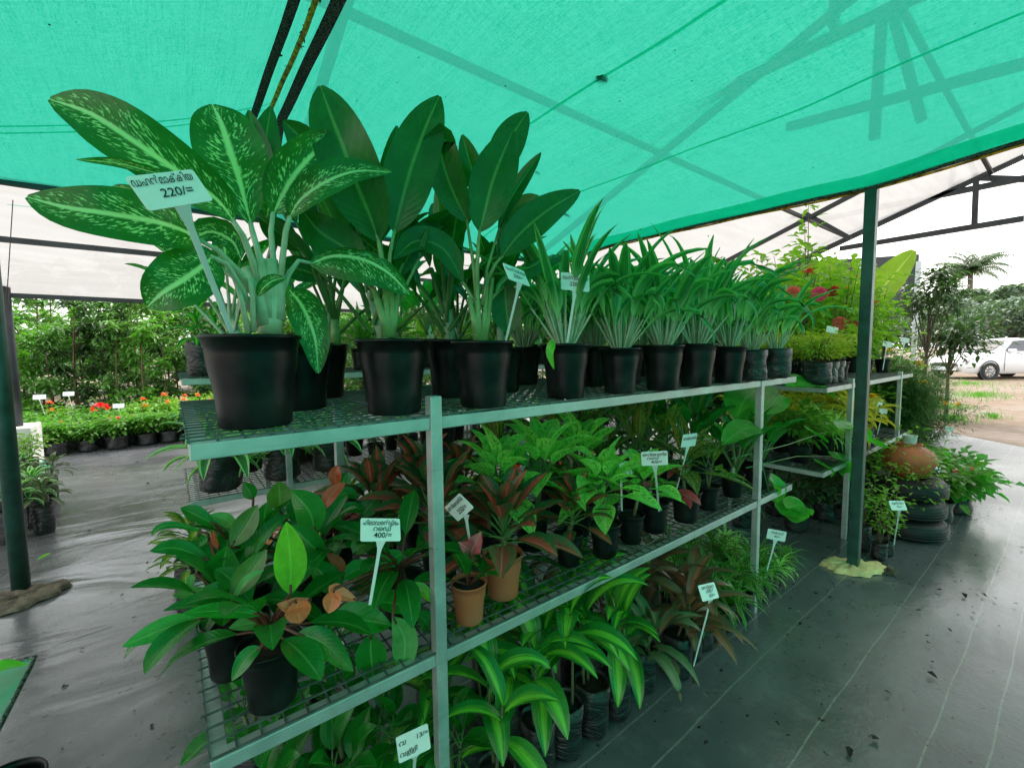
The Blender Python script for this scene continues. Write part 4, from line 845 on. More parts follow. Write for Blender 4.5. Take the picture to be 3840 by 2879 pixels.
tp=mk('potted_young_plant','potted plant',.046,.10,'terra',lambda r,z:(lambda l,p,st:(rosette(l,st,(0,0,z),5,.12,.055,.2,1.2,.5,.04,.003,0,.004),l.build('foliage',M['philo'],r),p.sleaf((0,-.01,z+.08),(.3,-.3,1),(-.6,-.6,.3),.06,.045),p.sleaf((0,-.01,z+.09),(-.6,-.3,.6),(-.2,-.9,.3),.05,.035),p.build('red_leaves',M['agP'],r),st.tube([(0,0,z-.02),(0,-.005,z+.05),(0,-.01,z+.09)],.003,.002,5),st.build('petioles',M['stemR'],r)))(MB(),MB(),MB()))
tp.location=(.555,.905,MIDZ); tp['label']='small plant with a curled crimson leaf in the front brown pot beside the post'
P_=basepos(1228,1228,MIDZ,.04); put(aR[1],P_.x,P_.y,MIDZ,1.0,'red-green plant in a black pot behind the lime-speckled ones')
P_=basepos(1306,1211,MIDZ,.045); put(aL[0],P_.x,P_.y,MIDZ,1.12,'lime-speckled plant in the black pot right at the shelf edge')
P_=basepos(1362,1180,MIDZ,.045); put(aL[1],P_.x,P_.y,MIDZ,1.0,'lime-speckled plant in a black pot behind the tag reading aglaonema')
P_=basepos(1412,1155,MIDZ,.045); put(aP,P_.x,P_.y,MIDZ,1.05,'plant with dusky pink leaves in a black pot under the right-hand 400 tag')
P_=basepos(1480,1134,MIDZ,.06); put(aC[0],P_.x,P_.y,MIDZ,1.0,'croton with one big gold-veined leaf in the wide black pot')
P_=basepos(1528,1106,MIDZ,.05); put(aC[1],P_.x,P_.y,MIDZ,.8,'gold-dusted small-leaved plant in the black pot just right of the wide pot')
bigL=[Proto(p_dief('philo',9,.16,.075,.05,.056,.11)),]
P_=basepos(1580,1077,MIDZ,.05); put(bigL[0],P_.x,P_.y,MIDZ,.95,'broad bright-leaved plant in a black pot near the right steel post')
P_=basepos(1640,1058,MIDZ,.05); put(bigL[0],P_.x,P_.y,MIDZ,.85,'broad-leaved plant in a black pot just behind the right steel post')
i=0; cnt={}
for x,yy,pr,sz,nm in ((.78,1.10,aL[0],1.1,'lime-speckled plant'),(.94,1.12,aL[1],1.2,'lime-speckled plant'),(1.14,1.10,aL[0],1.15,'lime-speckled plant'),(.60,1.14,aR[1],1.2,'red-green plant'),(.64,1.36,aR[1],1.2,'red-green plant'),(.82,1.34,aR[1],1.1,'red-green plant'),(.50,1.34,aR[1],1.1,'red-green plant'),(1.02,1.36,aC[0],1.0,'croton'),(1.24,1.32,aC[0],1.15,'croton'),(1.32,1.12,aC[0],.9,'croton'),(1.46,1.34,aC[0],1.1,'croton'),(1.50,1.12,aC[0],1.0,'croton'),(1.68,1.32,aC[0],1.1,'croton'),(1.72,1.12,aC[1],1.0,'gold-dusted plant'),(1.92,1.14,bigL[0],1.0,'broad-leaved plant'),(1.92,1.38,bigL[0],1.0,'broad-leaved plant'),(2.14,1.20,bigL[0],1.1,'broad-leaved plant'),(2.16,1.42,bigL[0],1.0,'broad-leaved plant'),(2.28,1.0,bigL[0],.9,'broad-leaved plant')):
    i+=1; put(pr,x,yy,MIDZ,sz*1.15,'%s in the %s row of the middle shelf, %s of its kind there'%(nm,'second' if yy<1.25 else 'back',ORD[cnt.setdefault((nm,yy<1.25),0)])+((cnt.update({(nm,yy<1.25):cnt[(nm,yy<1.25)]+1})) or ''),'plants in the rear rows of the middle shelf')
# ------------------------------------------------------------------ floor row under the rack
dr=[Proto(p_drac('drac',13,.19,.06,.25)),Proto(p_drac('drac',12,.2,.064,.28)),Proto(p_drac('drac',14,.18,.058,.2))]
cd_=[Proto(p_drac('cord',18,.2,.046,.19,name='bagged_cordyline')),Proto(p_drac('cordG',16,.2,.045,.17,name='bagged_cordyline'))]
sg_=[Proto(p_song()),Proto(p_song(N=80,L=.14)),Proto(p_song('pale',80,.13,.011,.1,name='bagged_spider_plant'))]
G2='bagged plants in a row on the floor under the rack'
rowp=[(.60,.86,dr[0],.95),(.775,.90,dr[1],1.0),(.87,.89,dr[0],1.05),(.99,.89,dr[1],1.08),(1.10,.885,dr[2],1.0),(1.265,.90,cd_[1],1.0),(1.42,.86,cd_[0],1.05),(1.53,.88,cd_[0],1.),(1.63,.88,sg_[0],1.0),(1.72,.88,sg_[1],1.0),(1.81,.885,sg_[0],1.0),(1.95,.875,sg_[1],.98),(2.06,.89,sg_[0],.95),(2.17,.88,sg_[1],.9),(2.27,.89,sg_[2],.9),(2.36,.90,sg_[0],.85)]
kn={id(dr[0]):'lime-striped dracaena',id(dr[1]):'lime-striped dracaena',id(dr[2]):'lime-striped dracaena',id(cd_[0]):'bronze-brown cordyline',id(cd_[1]):'grey-green cordyline',id(sg_[0]):'narrow-leaved striped plant',id(sg_[1]):'narrow-leaved striped plant',id(sg_[2]):'pale spider plant'}
for i,(x,yy,pr,s_) in enumerate(rowp): put(pr,x,yy,.004,s_,'%s in a bag, %s from the front in the outer floor row'%(kn[id(pr)],ORD[i]),G2)
inn=[(.50,1.02,dr[2],1),(.70,1.06,dr[0],1),(.90,1.08,dr[1],1),(1.1,1.07,dr[0],1.05),(1.3,1.08,cd_[1],1),(1.5,1.08,cd_[0],1),(1.7,1.06,sg_[1],1),(1.9,1.07,sg_[0],1),(2.1,1.06,sg_[1],1),(2.3,1.1,sg_[2],1),(.62,1.26,cd_[1],1),(.85,1.28,dr[1],1),(1.1,1.26,cd_[0],1),(1.36,1.28,dr[2],1),(1.6,1.26,sg_[0],1),(1.85,1.28,sg_[2],1),(2.1,1.28,sg_[0],1)]
for i,(x,yy,pr,s_) in enumerate(inn): put(pr,x,yy,.004,s_,'%s in a bag, %s along the inner floor rows under the rack'%(kn[id(pr)],ORD[i]),G2)
dk=[Proto(p_aglo('philo',16,.11,.06,'bag',.05,.14,.12,canes=2)),]
for i,(x,yy,s_) in enumerate(((.10,.95,1.1),(.24,.93,1.05),(.36,1.0,1.0),(.16,1.12,1),(.3,1.15,1.),(.12,1.32,1),(.32,1.36,1),(.5,.9,.9))): put(dk[0],x,yy,.004,s_,'dark round-leaved bagged plant under the left end of the rack, %s of eight'%ORD[i],'dark plants under the left end of the rack')
# ================================================================== second rack and everything behind
py_=U(415,818,'z',1.092)
def loc(px,py,z): return U(px,py,'z',z)
gp=Proto(p_drac('drac',22,.15,.035,.16,.075,.16,2,name='potted_pleomele'))
gbl=[Proto(p_dief('philoB',10,.2,.09,.10)),Proto(p_aglo('bush',22,.14,.06,'pot',.06,.12,.1)),Proto(p_song('bush',60,.22,.02,.12,2,.06,.13,'pot','potted_grassy_plant',1.2,.5)),Proto(p_drac('limeb',16,.18,.05,.16,.06,.14,2,name='bagged_lime_dracaena'))]
gp.put((.13,2.60,1.094),0,1.0,'yellow-striped bushy plant in a black pot at the near left corner of the second rack')
k=0
for j,yy in enumerate((2.62,2.9)):
    for i in range(15):
        x=.42+i*.235+.1*j; k+=1
        pr=gbl[(i*7+j*3)%4]; nm_=['broad bright-leaved plant','leafy green plant','grassy plant','lime dracaena'][(i*7+j*3)%4]
        pr.put((x,yy,1.094),rv(0,6.28),rv(.9,1.2),'%s on the second rack top shelf, %s in its %s row'%(nm_,ORD[i],('near','far')[j]),'mixed plants on the second rack')
wp=[Proto(p_drac('dracW',26,.24,.06,.12,.085,.17,2,name='potted_white_edged_dracaena')),Proto(p_drac('dracW',24,.22,.055,.12,.085,.17,2,name='potted_white_edged_dracaena'))]
for o_ in wp: 
    for c_ in o_.o.children:
        if c_.name.startswith('grow_bag'): pass
for i,(x,yy,s_) in enumerate(((.16,2.58,1.05),(.44,2.60,1.0),(.68,2.62,.95),(.30,2.90,1),(.60,2.92,1))):
    wp[i%2].put((x,yy,.53),i*1.3,s_,'white-edged striped plant, %s of those on the second rack lower shelf'%ORD[i],'white-edged plants on the second rack')
fp=[Proto(p_bush('fern',240,.035,.012,.12,.10,.055,.13,'pot',name='potted_fern')),Proto(p_song('pale',30,.16,.012,.08,1,.06,.14,'pot','potted_spider_plant',1.3,.6))]
for i in range(22):
    x=.92+(i%11)*.26; yy=(2.58,2.88)[i//11]
    (fp+gbl)[(i*5)%4].put((x+rv(-.03,.03),yy,.53),rv(0,6.28),rv(.85,1.1),'small green potted plant, %s in the lower %s row of the second rack'%(ORD[i%11],('near','far')[i//11]),'small plants on the second rack lower shelf')
fl=[Proto(p_aglo('aucuba',26,.13,.045,'bag',.06,.12,.10)),Proto(p_aglo('agP',20,.11,.04,'bag',.06,.12,.08)),Proto(p_aglo('yel',22,.11,.035,'bag',.06,.12,.08)),Proto(p_bush('for',160,.05,.022,.16,.13,.06,.12,'bag',name='bagged_croton'))]
for i in range(26):
    x=.02+(i%13)*.27; yy=(2.5,2.8)[i//13]; nm_=['gold-dusted plant','pink-leaved plant','yellow-leaved plant','orange croton'][(i*3)%4 if i%13 else 0]
    fl[(i*3)%4 if i%13 else 0].put((x,yy,.004),rv(0,6.28),rv(.95,1.3),'%s in a bag under the second rack, %s in the %s floor row'%(nm_,ORD[i%13],('near','far')[i//13]),'colourful bagged plants under the second rack')
# fourth rack
for i in range(20):
    x=4.45+(i%10)*.28; yy=(2.62,2.92)[i//10]
    gbl[(i*3)%4].put((x,yy,.96),rv(0,6.28),rv(1,1.35),'green plant on the low far rack, %s in its %s row'%(ORD[i%10],('near','far')[i//10]),'plants on the low far rack')
# ------------------------------------------------------------------ mid and far rows of saplings
sp_=[Proto(p_sapling('mango',20,.16,.038,1.35)),Proto(p_sapling('bush',18,.14,.04,1.2)),Proto(p_sapling('mango',24,.15,.034,1.5,.34)),Proto(p_sapling('dkbush',22,.15,.04,1.55,.36))]
G3='rows of bagged fruit tree saplings behind the racks'
k=0
for yy,x0_,x1_,st_,hs in ((4.6,1.3,7.5,.55,.92),(5.3,1.0,8.2,.6,1.0),(9.3,-2.2,7.0,.36,1.02),(10.0,-2.7,8,.45,1.2),(10.9,-3.0,8.5,.6,1.36),(12.0,-3.4,10,.75,1.62)):
    x=x0_; i=0; nr={4.6:'nearest',5.3:'second',9.3:'third',10.0:'fourth',10.9:'fifth',12.0:'farthest'}[yy]
    while x<x1_ and i<30:
        pr=sp_[(k*5+i*3)%4] if yy>6 else sp_[(i%3)]
        if yy>=12: pr=sp_[2]
        pr.put((x+rv(-.12,.12),yy+rv(-.12,.12),.002 if x<8 else -.03),rv(0,6.28),hs*rv(.88,1.1),'bushy green sapling in a black bag, %s from the left in the %s row'%(ORD[i],nr),G3); i+=1; x+=st_
    k+=1
G4='flowering shrubs in black bags along the far edge of the walkway'
fb=[Proto(p_bush('bush',420,.065,.034,.24,.22,.10,.15,fl='for',nf=0,stems=8)),Proto(p_bush('bush',420,.065,.034,.24,.22,.10,.15,fl='fcor',nf=2,fs=.04,stems=8,name='bagged_flowering_shrub')),Proto(p_bush('limeb',520,.05,.02,.36,.22,.10,.15,fl='for',nf=2,fs=.05,stems=9,name='bagged_lime_shrub')),Proto(p_bush('bush',420,.06,.03,.28,.20,.10,.15,fl='fpink',nf=2,fs=.04,stems=8,name='bagged_flowering_shrub'))]
for j,(yy,n_,x0_,st_) in enumerate(((7.55,12,-1.72,.275),(7.85,12,-1.9,.29),(8.25,12,-1.95,.32),(8.7,11,-2.0,.36))):
    for i in range(n_):
        kk=[0,0,0,0,1,0,0,0,0,0,0,0][i] if j==0 else [3,0,0,1,0,1,0,2,2,0,1,0][i] if j==1 else [3,3,0,0,0,2,2,2,2,0,2,0][i] if j==2 else [0,0,2,0,0,0,2,2,0,2,0][i%11]
        nm_=['green shrub','shrub with coral flowers','lime shrub','shrub with pink flowers'][kk]
        fb[kk].put((x0_+i*st_+rv(-.04,.04),yy+rv(-.05,.05),.003),rv(0,6.28),rv(.92,1.1)*(1 if j<2 else 1.12),'%s in a bag, %s from the left in the %s walkway row'%(nm_,ORD[i],ORD[j]),G4)
b=MB(); p=U(218,884,'y',7.8)
for i in range(60):
    a=rv(0,6.28); ee=rv(0,1.57); d=V((math.cos(a)*math.cos(ee),math.sin(a)*math.cos(ee),math.sin(ee))); b.sleaf(V((d.x*.07,d.y*.07,d.z*.05)),d+V((0,0,-.2)),d,.05,.03)
o=b.build('flower',M['fred']); o.location=p; tag(o,'large rose-red flower head standing over the far walkway shrubs','flower')
# left near crotons
wl=[Proto(p_aglo('cordG',26,.12,.04,'bag',.05,.20,.08,droop=1.0)),Proto(p_aglo('dracW',24,.11,.04,'bag',.05,.20,.10,droop=1.0))]
for i,(x,yy) in enumerate(((-.74,4.22),(-.88,4.15),(-1.02,4.25),(-.80,4.42),(-.95,4.45),(-1.1,4.5),(-.84,4.65),(-1.0,4.7),(-.9,4.95),(-1.08,4.95),(-1.2,4.2),(-1.25,4.6),(-.86,5.2),(-1.04,5.25))):
    wl[i%2].put((x,yy,.003),rv(0,6.28),rv(.95,1.1),'pale-leaved croton in a tall black bag beside the round left post, %s of the clump'%ORD[i],'pale-leaved crotons by the left post')
gl=Proto(p_bush('limeb',160,.05,.022,.2,.14,.06,.12,name='bagged_lime_shrub',stems=5))
for i,(x,yy) in enumerate(((-1.12,5.35),(-1.3,5.3),(-1.02,5.5))): gl.put((x,yy,.2),rv(0,6),1,'lime seedling beside the green hose ring, %s from the walkway'%ORD[i],'lime seedlings by the hose')
b=MB(); hc=U(62,1003,'z',.16)
for t_ in range(3): b.tube([(.27*math.cos(a)*(1-.05*t_),.2*math.sin(a)*(1-.05*t_),.13+.028*t_) for a in [6.2832*i/36 for i in range(37)]],.014,sides=8)
for a in (0.5,2.6,4.7): b.tube([(.26*math.cos(a),.19*math.sin(a),0),(.26*math.cos(a),.19*math.sin(a),.13)],.012,sides=6)
o=b.build('garden_hose',M['hose'],None,True,(hc.x-.12,6.0,.0)); tag(o,'coiled green garden hose beside the white concrete block','hose')
# green tray corner and black pot, bottom left
b=MB(); c0=U(76,1418,'z',.5); d1=(V(U(0,1435,'z',.5))-V(c0)).normalized(); d2=(V(U(0,1565,'z',.5))-V(c0)).normalized()
def sheet(o,u_,v_,w_,h_,z0,z1,nm,mt,par):
    b=MB(); k=[(0,0),(w_,0),(w_,h_),(0,h_)]; b.v=[tuple(V(o)+V(u_)*a+V(v_)*q+V((0,0,z))) for z in (z0,z1) for a,q in k]
    for f in ((0,1,2,3),(7,6,5,4),(4,5,1,0),(5,6,2,1),(6,7,3,2),(7,4,0,3)): b.face(f)
    return b.build(nm,M[mt],par,False)
tb=empty('green_table',(c0.x,c0.y,0)); tag(tb,'corner of a low table covered in green net at the lower left','table')
sheet((0,0,.5),d1,d2,.6,.55,-.012,0,'tabletop','hose',tb)
for a,q in ((.25,.12),(.55,.12),(.25,.45),(.55,.45)):
    lp=V(d1)*a+V(d2)*q; bb_=MB(); bb_.beam((lp.x,lp.y,0),(lp.x,lp.y,.487),.025,.025); bb_.build('leg',M['dark_steel'],tb,False)
b=MB(); e1=V((0,0,.5)); b.tube([e1+V(d1)*.6+V((0,0,-.004)),e1,e1+V(d2)*.55],.005,sides=6); b.build('rim',M['strip'],tb)
b=MB(); q=U(8,1440,'z',.53); b.leaf([q+V((.03,.02,-.02)),q,q+V((-.05,-.02,0))],.035,(0,-.3,1),8); tag(b.build('leaf',M['philoL']),'yellow-green leaf lying on the corner of the green net table','leaf')
q=U(10,1668,'z',.25); r=empty('empty_pot',(q.x,q.y-.04,0)); tag(r,'empty black pot standing at the bottom left corner','pot'); addpot(r,.075,.25,'pot',False)
b=MB(); q=U(97,1203,'z',.012); b.leaf([q+V((-.03,-.02,0)),q+V((0,0,.008)),q+V((.02,.04,.006))],.022,(.2,-.2,1),8,.3); tag(b.build('fallen_leaf',M['philoL']),'yellow-green fallen leaf on the walkway mat near the round post','leaf')
# ================================================================== right rack plants
lf=Proto(p_bush('lyel',760,.026,.011,.19,.17,.07,.13,'bag',name='bagged_lime_groundcover',stems=9,e=.2))
for i,(x,yy) in enumerate(((2.92,.93),(3.07,.94),(3.22,.95),(2.96,1.12),(3.13,1.13),(3.3,1.14),(3.0,1.34),(3.2,1.35))):
    lf.put((x,yy,.985),rv(0,6.28),1.0,'fine-leaved lime plant in a bag beside the strappy row, %s of its clump'%ORD[i],'lime fine-leaved plants beside the strappy row')
hb=[Proto(p_bush('hib',150,.085,.052,.74,.24,.07,.14,'pot',fl='fcor',nf=2,fs=.06,name='potted_hibiscus',stems=6)),Proto(p_bush('hib',150,.085,.05,.78,.24,.07,.14,'pot',fl='fred',nf=0,fs=.06,name='potted_hibiscus',stems=6)),Proto(p_bush('hib',140,.095,.062,.7,.24,.07,.14,'pot',name='potted_hibiscus',stems=5))]
for i,(x,yy,kk,s_) in enumerate(((3.38,1.2,2,.9),(3.55,1.0,1,.82),(3.6,1.35,0,1.),(3.8,1.1,2,.95),(3.9,1.4,1,1.05),(4.05,.98,0,.72),(4.15,1.25,2,1.0),(4.32,1.05,1,.8),(4.35,1.42,2,1.1),(4.55,1.2,0,.95),(4.68,1.02,2,.78),(4.72,1.4,1,1),(3.3,1.45,1,.9))):
    hb[kk].put((x,yy,.985),rv(0,6.28),s_,'%s-leaved hibiscus on the right rack, %s along from the lime plants'%(('lime','green','broad lime')[kk],ORD[i]),'hibiscus on the right rack')
def flower(px,py,y,mat,s,lab,n=5):
    b=MB(); c=U(px,py,'y',y); f=(CAMP-c).normalized(); u_=f.cross(V((0,0,1))).normalized(); v_=u_.cross(f)
    for ring in range(2):
        for i in range(n):
            a=6.283*i/n+ring*.6; d=(u_*math.cos(a)+v_*math.sin(a)); b.leaf([f*.004*ring,d*s*.5+f*s*.2,d*s+f*s*(.1-.1*ring)],s*.95,f,6,.1,.8,.5)
    b.tube([V((0,0,0)),f*s*.5,f*s*.9+V((0,0,s*.1))],s*.06,s*.04,5)
    o=b.build('flower',M[mat],None,True,c); tag(o,lab,'flower')
flower(1712,633,1.1,'fcor',.045,'coral flower at the left of the hibiscus group against the dark billboard')
flower(1768,635,1.05,'fpink',.048,'pink flower between the coral one and the deep red one')
flower(1797,630,1.05,'fred',.042,'deep red flower, brightest on the hibiscus shrubs')
flower(1812,698,1.0,'fcor',.045,'coral flower below the deep red one, left of the square post',7)
flower(1847,699,1.0,'fcor',.048,'coral flower partly hidden by the square green post',7)
flower(1851,592,1.2,'fpink',.022,'small pink bud standing above the hibiscus shrubs')
tall=Proto(p_bush('hib',110,.085,.034,1.3,.13,.06,.12,'pot',name='potted_climbing_shrub',stems=2,cat='potted plant'))
tall.put((3.86,1.30,.985),0,.92,'tallest thin leafy sprig rising high in front of the truss bars')
# banana leaves beyond the rack
bn=empty('banana_plant',(7.6,1.9,-.03)); tag(bn,'banana plant with long yellow-green leaves behind the hibiscus','banana plant')
b=MB();s=MB(); og=V((7.6,1.9,-.03))
def bl_(pts,w_,x):
    P=[U(a,c,'x',x)-og for a,c in pts]; b.leaf(P,w_,(CAMP-P[1]-og).normalized()+V((0,.3,.3)),16,.15,.9,.45,.3,.01,3)
bl_([(1850,690),(1880,650),(1925,600),(1974,541)],.42,7.6); bl_([(1815,690),(1805,640),(1785,600),(1735,583)],.5,7.4); bl_([(1820,690),(1835,640),(1850,610),(1862,588)],.4,7.8); bl_([(1660,690),(1655,650),(1640,620),(1630,600)],.4,7.3)
s.tube([(0,0,0),(0,.1,.8),tuple(U(1840,700,'x',7.6)-og)],.09,.05,10); s.build('trunk',M['stemG'],bn); b.build('foliage',M['ban'],bn)
# middle shelf of right rack
yp=[Proto(p_drac('yel',24,.18,.05,.12,.065,.12,2,name='potted_yellow_dracaena')),Proto(p_bush('yel',200,.07,.03,.2,.17,.07,.12,'pot',name='potted_yellow_shrub')),Proto(p_song('pale',90,.2,.012,.06,2,.07,.12,'pot','potted_pale_spider_plant',1.9,.4)),Proto(p_bush('bush',200,.075,.032,.2,.17,.07,.12,'pot',name='potted_green_shrub'))]
for i,(x,yy,kk,s_) in enumerate(((2.98,1.02,3,1),(3.0,1.3,1,1.15),(3.2,1.2,1,1.1),(3.3,1.0,2,1),(3.42,1.35,1,1.1),(3.5,.98,2,1.05),(3.62,1.2,2,1.1),(3.75,1.0,0,1.15),(3.8,1.35,1,1.1),(3.98,1.1,0,1.3),(4.1,1.35,1,1.1),(4.22,1.02,0,1.1),(4.35,1.25,1,1),(4.55,1.1,3,1.1),(4.65,1.35,1,1))):
    yp[kk].put((x,yy,.51),rv(0,6.28),s_,'%s in a black pot on the right rack lower shelf, %s along'%(('yellow dracaena','yellow-leaved shrub','pale spider plant','green shrub')[kk],ORD[i]),'yellow and pale plants on the right rack lower shelf')
dkp=[Proto(p_song('cordG',50,.22,.014,.08,2,.07,.14,'bag','bagged_grey_spider_plant',1.6,.5)),Proto(p_bush('dkbush',160,.06,.03,.16,.14,.07,.14,'bag',name='bagged_dark_shrub'))]
for i,(x,yy) in enumerate(((3.0,1.35),(3.2,1.1),(3.4,1.3),(3.55,1.05),(3.7,1.3),(3.9,1.1),(4.1,1.3),(4.3,1.1),(4.5,1.3),(4.65,1.05))): dkp[i%2].put((x,yy,.003),rv(0,6.28),1.0,'%s in a bag on the floor under the right rack, %s along'%(('greyish spider plant','dark shrub')[i%2],ORD[i]),'dark plants under the right rack')
# climbing heart-leaved vine crossing between the racks
vn=empty('heart_leaf_vine',(2.45,.95,ZM)); tag(vn,'trailing vine with large glossy heart leaves crossing from the shelf end to the square post','vine')
og=V((2.45,.95,ZM)); b=MB(); s=MB()
for pts,w_,y_ in (([(1655,830),(1610,860),(1590,905)],85,.95),([(1700,835),(1750,828),(1800,858)],60,.93),([(1680,850),(1640,880),(1600,890)],80,1.0),([(1812,925),(1850,925),(1868,955)],52,.80),([(1868,940),(1890,960),(1905,965)],46,.79),([(1800,988),(1830,1000),(1832,1036)],52,.85),([(1655,1030),(1672,1050),(1680,1085)],48,.88),([(1688,1110),(1715,1100),(1718,1128)],58,.85),([(1700,1098),(1730,1090),(1748,1110)],46,.84),([(1640,920),(1600,930),(1560,960)],55,.86),([(1740,925),(1765,940),(1785,955)],34,.9),([(1760,995),(1785,1010),(1795,1030)],30,.88)):
    P=H(b,[(a,c) for a,c in pts],w_,y_,.8,.12,.72,.62,12,.5,org=og)
for pts in ([(1580,990),(1700,960),(1812,922),(1868,940)],[(1610,1010),(1720,985),(1800,985)],[(1640,980),(1660,1060),(1690,1105)],[(1600,960),(1640,900),(1690,840)]):
    s.tube([U(a,c,'y',.87)-og for a,c in pts],.003,.002,5)
s.build('stem',M['stemG'],vn); b.build('foliage',M['gink'],vn)
sg2=mk('potted_vine_base','potted plant',.06,.12,'pot',lambda r,z:(lambda l,st:(rosette(l,st,(0,0,z),8,.16,.09,.3,1.2,.5,.08,.004,0,.005,a=.75),l.build('foliage',M['gink'],r),st.build('petioles',M['stemG'],r)))(MB(),MB())); sg2.location=(2.3,1.15,MIDZ); sg2['label']='heart-leaved plant in a black pot at the far right end of the middle shelf'
# feathery shrub
def feathery(name,lab,x,y,h,rr,n,fl_=0):
    r=empty(name,(x,y,0)); tag(r,lab,'shrub'); l=MB();c=MB();F=MB()
    for k in range(16):
        a=rv(0,6.28); q=rv(.1,1); tip=V((rr*q*math.cos(a)*.8,rr*q*math.sin(a),h*rv(.55,1.02))); mid=V((tip.x*.5,tip.y*.5,tip.z*.6)); c.tube([(0,0,0),mid,tip],.006,.002,5)
        for i in range(n):
            t_=rv(.1,1); p=V((0,0,0)).lerp(mid,t_*2) if t_<.5 else mid.lerp(tip,t_*2-1); aa=rv(0,6.28)
            d=V((math.cos(aa),math.sin(aa),rv(-.3,.6))); q0=p+d*rv(0,.16)
            for j in range(3): l.sleaf(q0+d*.012*j,d+V((rv(-.8,.8),rv(-.8,.8),rv(-.5,.5))),(0,0,1),rv(.03,.07),.007)
        if k<fl_:
            for j in range(10): F.sleaf(tip+V((rv(-.02,.02),rv(-.02,.02),0)),(rv(-1,1),rv(-1,1),rv(-.2,1)),(0,0,1),.05,.03)
    l.build('foliage',M['fern'],r); c.build('stem',M['wood'],r)
    if fl_: F.build('flowers',M['fyel'],r)
feathery('feathery_shrub','dense feathery green shrub beyond the terracotta urn, the one nearest the rack',5.1,1.05,1.15,.34,620,4)
feathery('feathery_shrub','feathery shrub with yellow flowers spilling over the edge of the mat toward the sand',5.6,.98,1.05,.42,420,6)
feathery('feathery_shrub','airy feathery shrub with pale tips behind the right rack, left of the car',5.5,1.6,1.35,.40,380,3)
for i,(px,py) in enumerate(((1935,832),(1946,850),(1885,855),(1914,908),(1990,871),(2068,873),(2040,870))):
    b=MB(); c=U(px,py,'y',1.0)
    for j in range(16): b.sleaf((0,0,0),(rv(-1,1),rv(-1,1),rv(-.6,1)),(0,0,1),rv(.03,.05),.028)
    o=b.build('flower',M['fyel'],None,True,c); tag(o,'yellow flower near the feathery shrubs, %s one counting from the rack'%ORD[i],'flower','yellow flowers on the feathery shrubs')
ls=Proto(p_bush('hib',420,.10,.07,1.15,.42,.09,.16,'bag',name='lime_round_leaf_shrub',stems=12))
for i,(x,yy,s_) in enumerate(((5.15,1.45,.98),(5.6,1.3,.92),(6.1,1.35,.95))): ls.put((x,yy,.002),rv(0,6.28),s_,'sparse shrub with round lime leaves above the feathery ones, %s toward the car'%ORD[i],'round-leaved lime shrubs')
# broad shrub behind the feathery ones and rear lime wall of leaves
rl=[Proto(p_sapling('hib',18,.13,.05,1.0,.3)),Proto(p_sapling('bush',18,.13,.05,1.1,.3))]
for i,(x,yy,s_) in enumerate(((4.9,1.9,1.2),(5.3,2.0,1.25),(5.7,1.8,1.1),(6.1,2.1,1.2),(4.4,2.1,1.25),(3.9,2.1,1.3),(5.0,1.55,1.15),(6.6,2.0,1.1),(5.3,1.4,1.1),(5.7,1.45,1.1),(6.1,1.6,1.15),(4.6,1.8,1.25),(4.2,1.8,1.2),(3.6,1.9,1.25))): rl[i%2].put((x,yy,.0),rv(0,6.28),s_,'%s leafy sapling behind the hibiscus rack, %s of the group'%(('lime','green')[i%2],ORD[i]),'leafy saplings behind the hibiscus rack')
# ------------------------------------------------------------------ urn, tyres, cup
ty=V((3.70,.65,0))
for i in range(3):
    b=MB(); b.lathe([(.12,.0),(.19,.0),(.222,.03),(.228,.07),(.222,.11),(.19,.14),(.12,.14),(.10,.12),(.10,.02),(.12,0)],40,wob=.012)
    for z in (.03,.05,.07,.09,.11): b.lathe([(.2225+.004*(1-abs(z-.07)/.05),z-.004),(.232-.08*abs(z-.07),z),(.2225,z+.004)],40)
    o=b.build('old_tyre',M['rubber'],None,True,(ty.x+rv(-.008,.008),ty.y+rv(-.008,.008),.002+i*.123)); o.scale=(.88,.88,.87); tag(o,'black tyre with ribbed wall under the terracotta urn, %s of the stack of three'%('lowest','middle','topmost')[i],'tyre','tyres stacked under the urn')
ur=empty('clay_urn',(ty.x,ty.y,.368)); ur.scale=(.9,.9,.86); tag(ur,'round terracotta water urn with a tap standing on the black tyres','urn')
b=MB(); b.lathe([(.001,0),(.07,.0),(.10,.03),(.135,.075),(.152,.12),(.150,.155),(.128,.195),(.09,.22),(.07,.228),(.068,.245),(.075,.25),(.066,.252),(.06,.24)],44); b.build('body',M['clay'],ur)
tp_=MB(); dv=(CAMP-V((ty.x,ty.y,1.2))).normalized(); td=(dv*.3+rt*.9).normalized(); o_=td*.13+V((0,0,.07)); tp_.tube([o_-td*.02,o_+td*.05],.014,sides=10); tp_.tube([o_+td*.04,o_+td*.045+V((0,0,-.04))],.009,sides=8); tp_.tube([o_+td*.02,o_+td*.02+V((0,0,.025))],.007,sides=8); tp_.build('tap',M['chrome'],ur)
b=MB(); b.lathe([(.038,0),(.043,.055),(.045,.06),(.04,.06),(.035,.005),(.001,.005)],24); o=b.build('steel_tumbler',M['glassy'],None,True,(ty.x,ty.y,.583)); o.scale=(.85,.85,.85); tag(o,'small clear tumbler standing upside down on the mouth of the urn','cup')
b=MB(); b.lathe([(.001,0),(.022,0),(.026,.015),(.026,.055),(.02,.065),(.022,.075),(.001,.075)],18); o=b.build('purple_jar',M['purple'],None,True,(3.86,.885,.507)); tag(o,'small purple plastic jar on the shelf end left of the urn','jar')
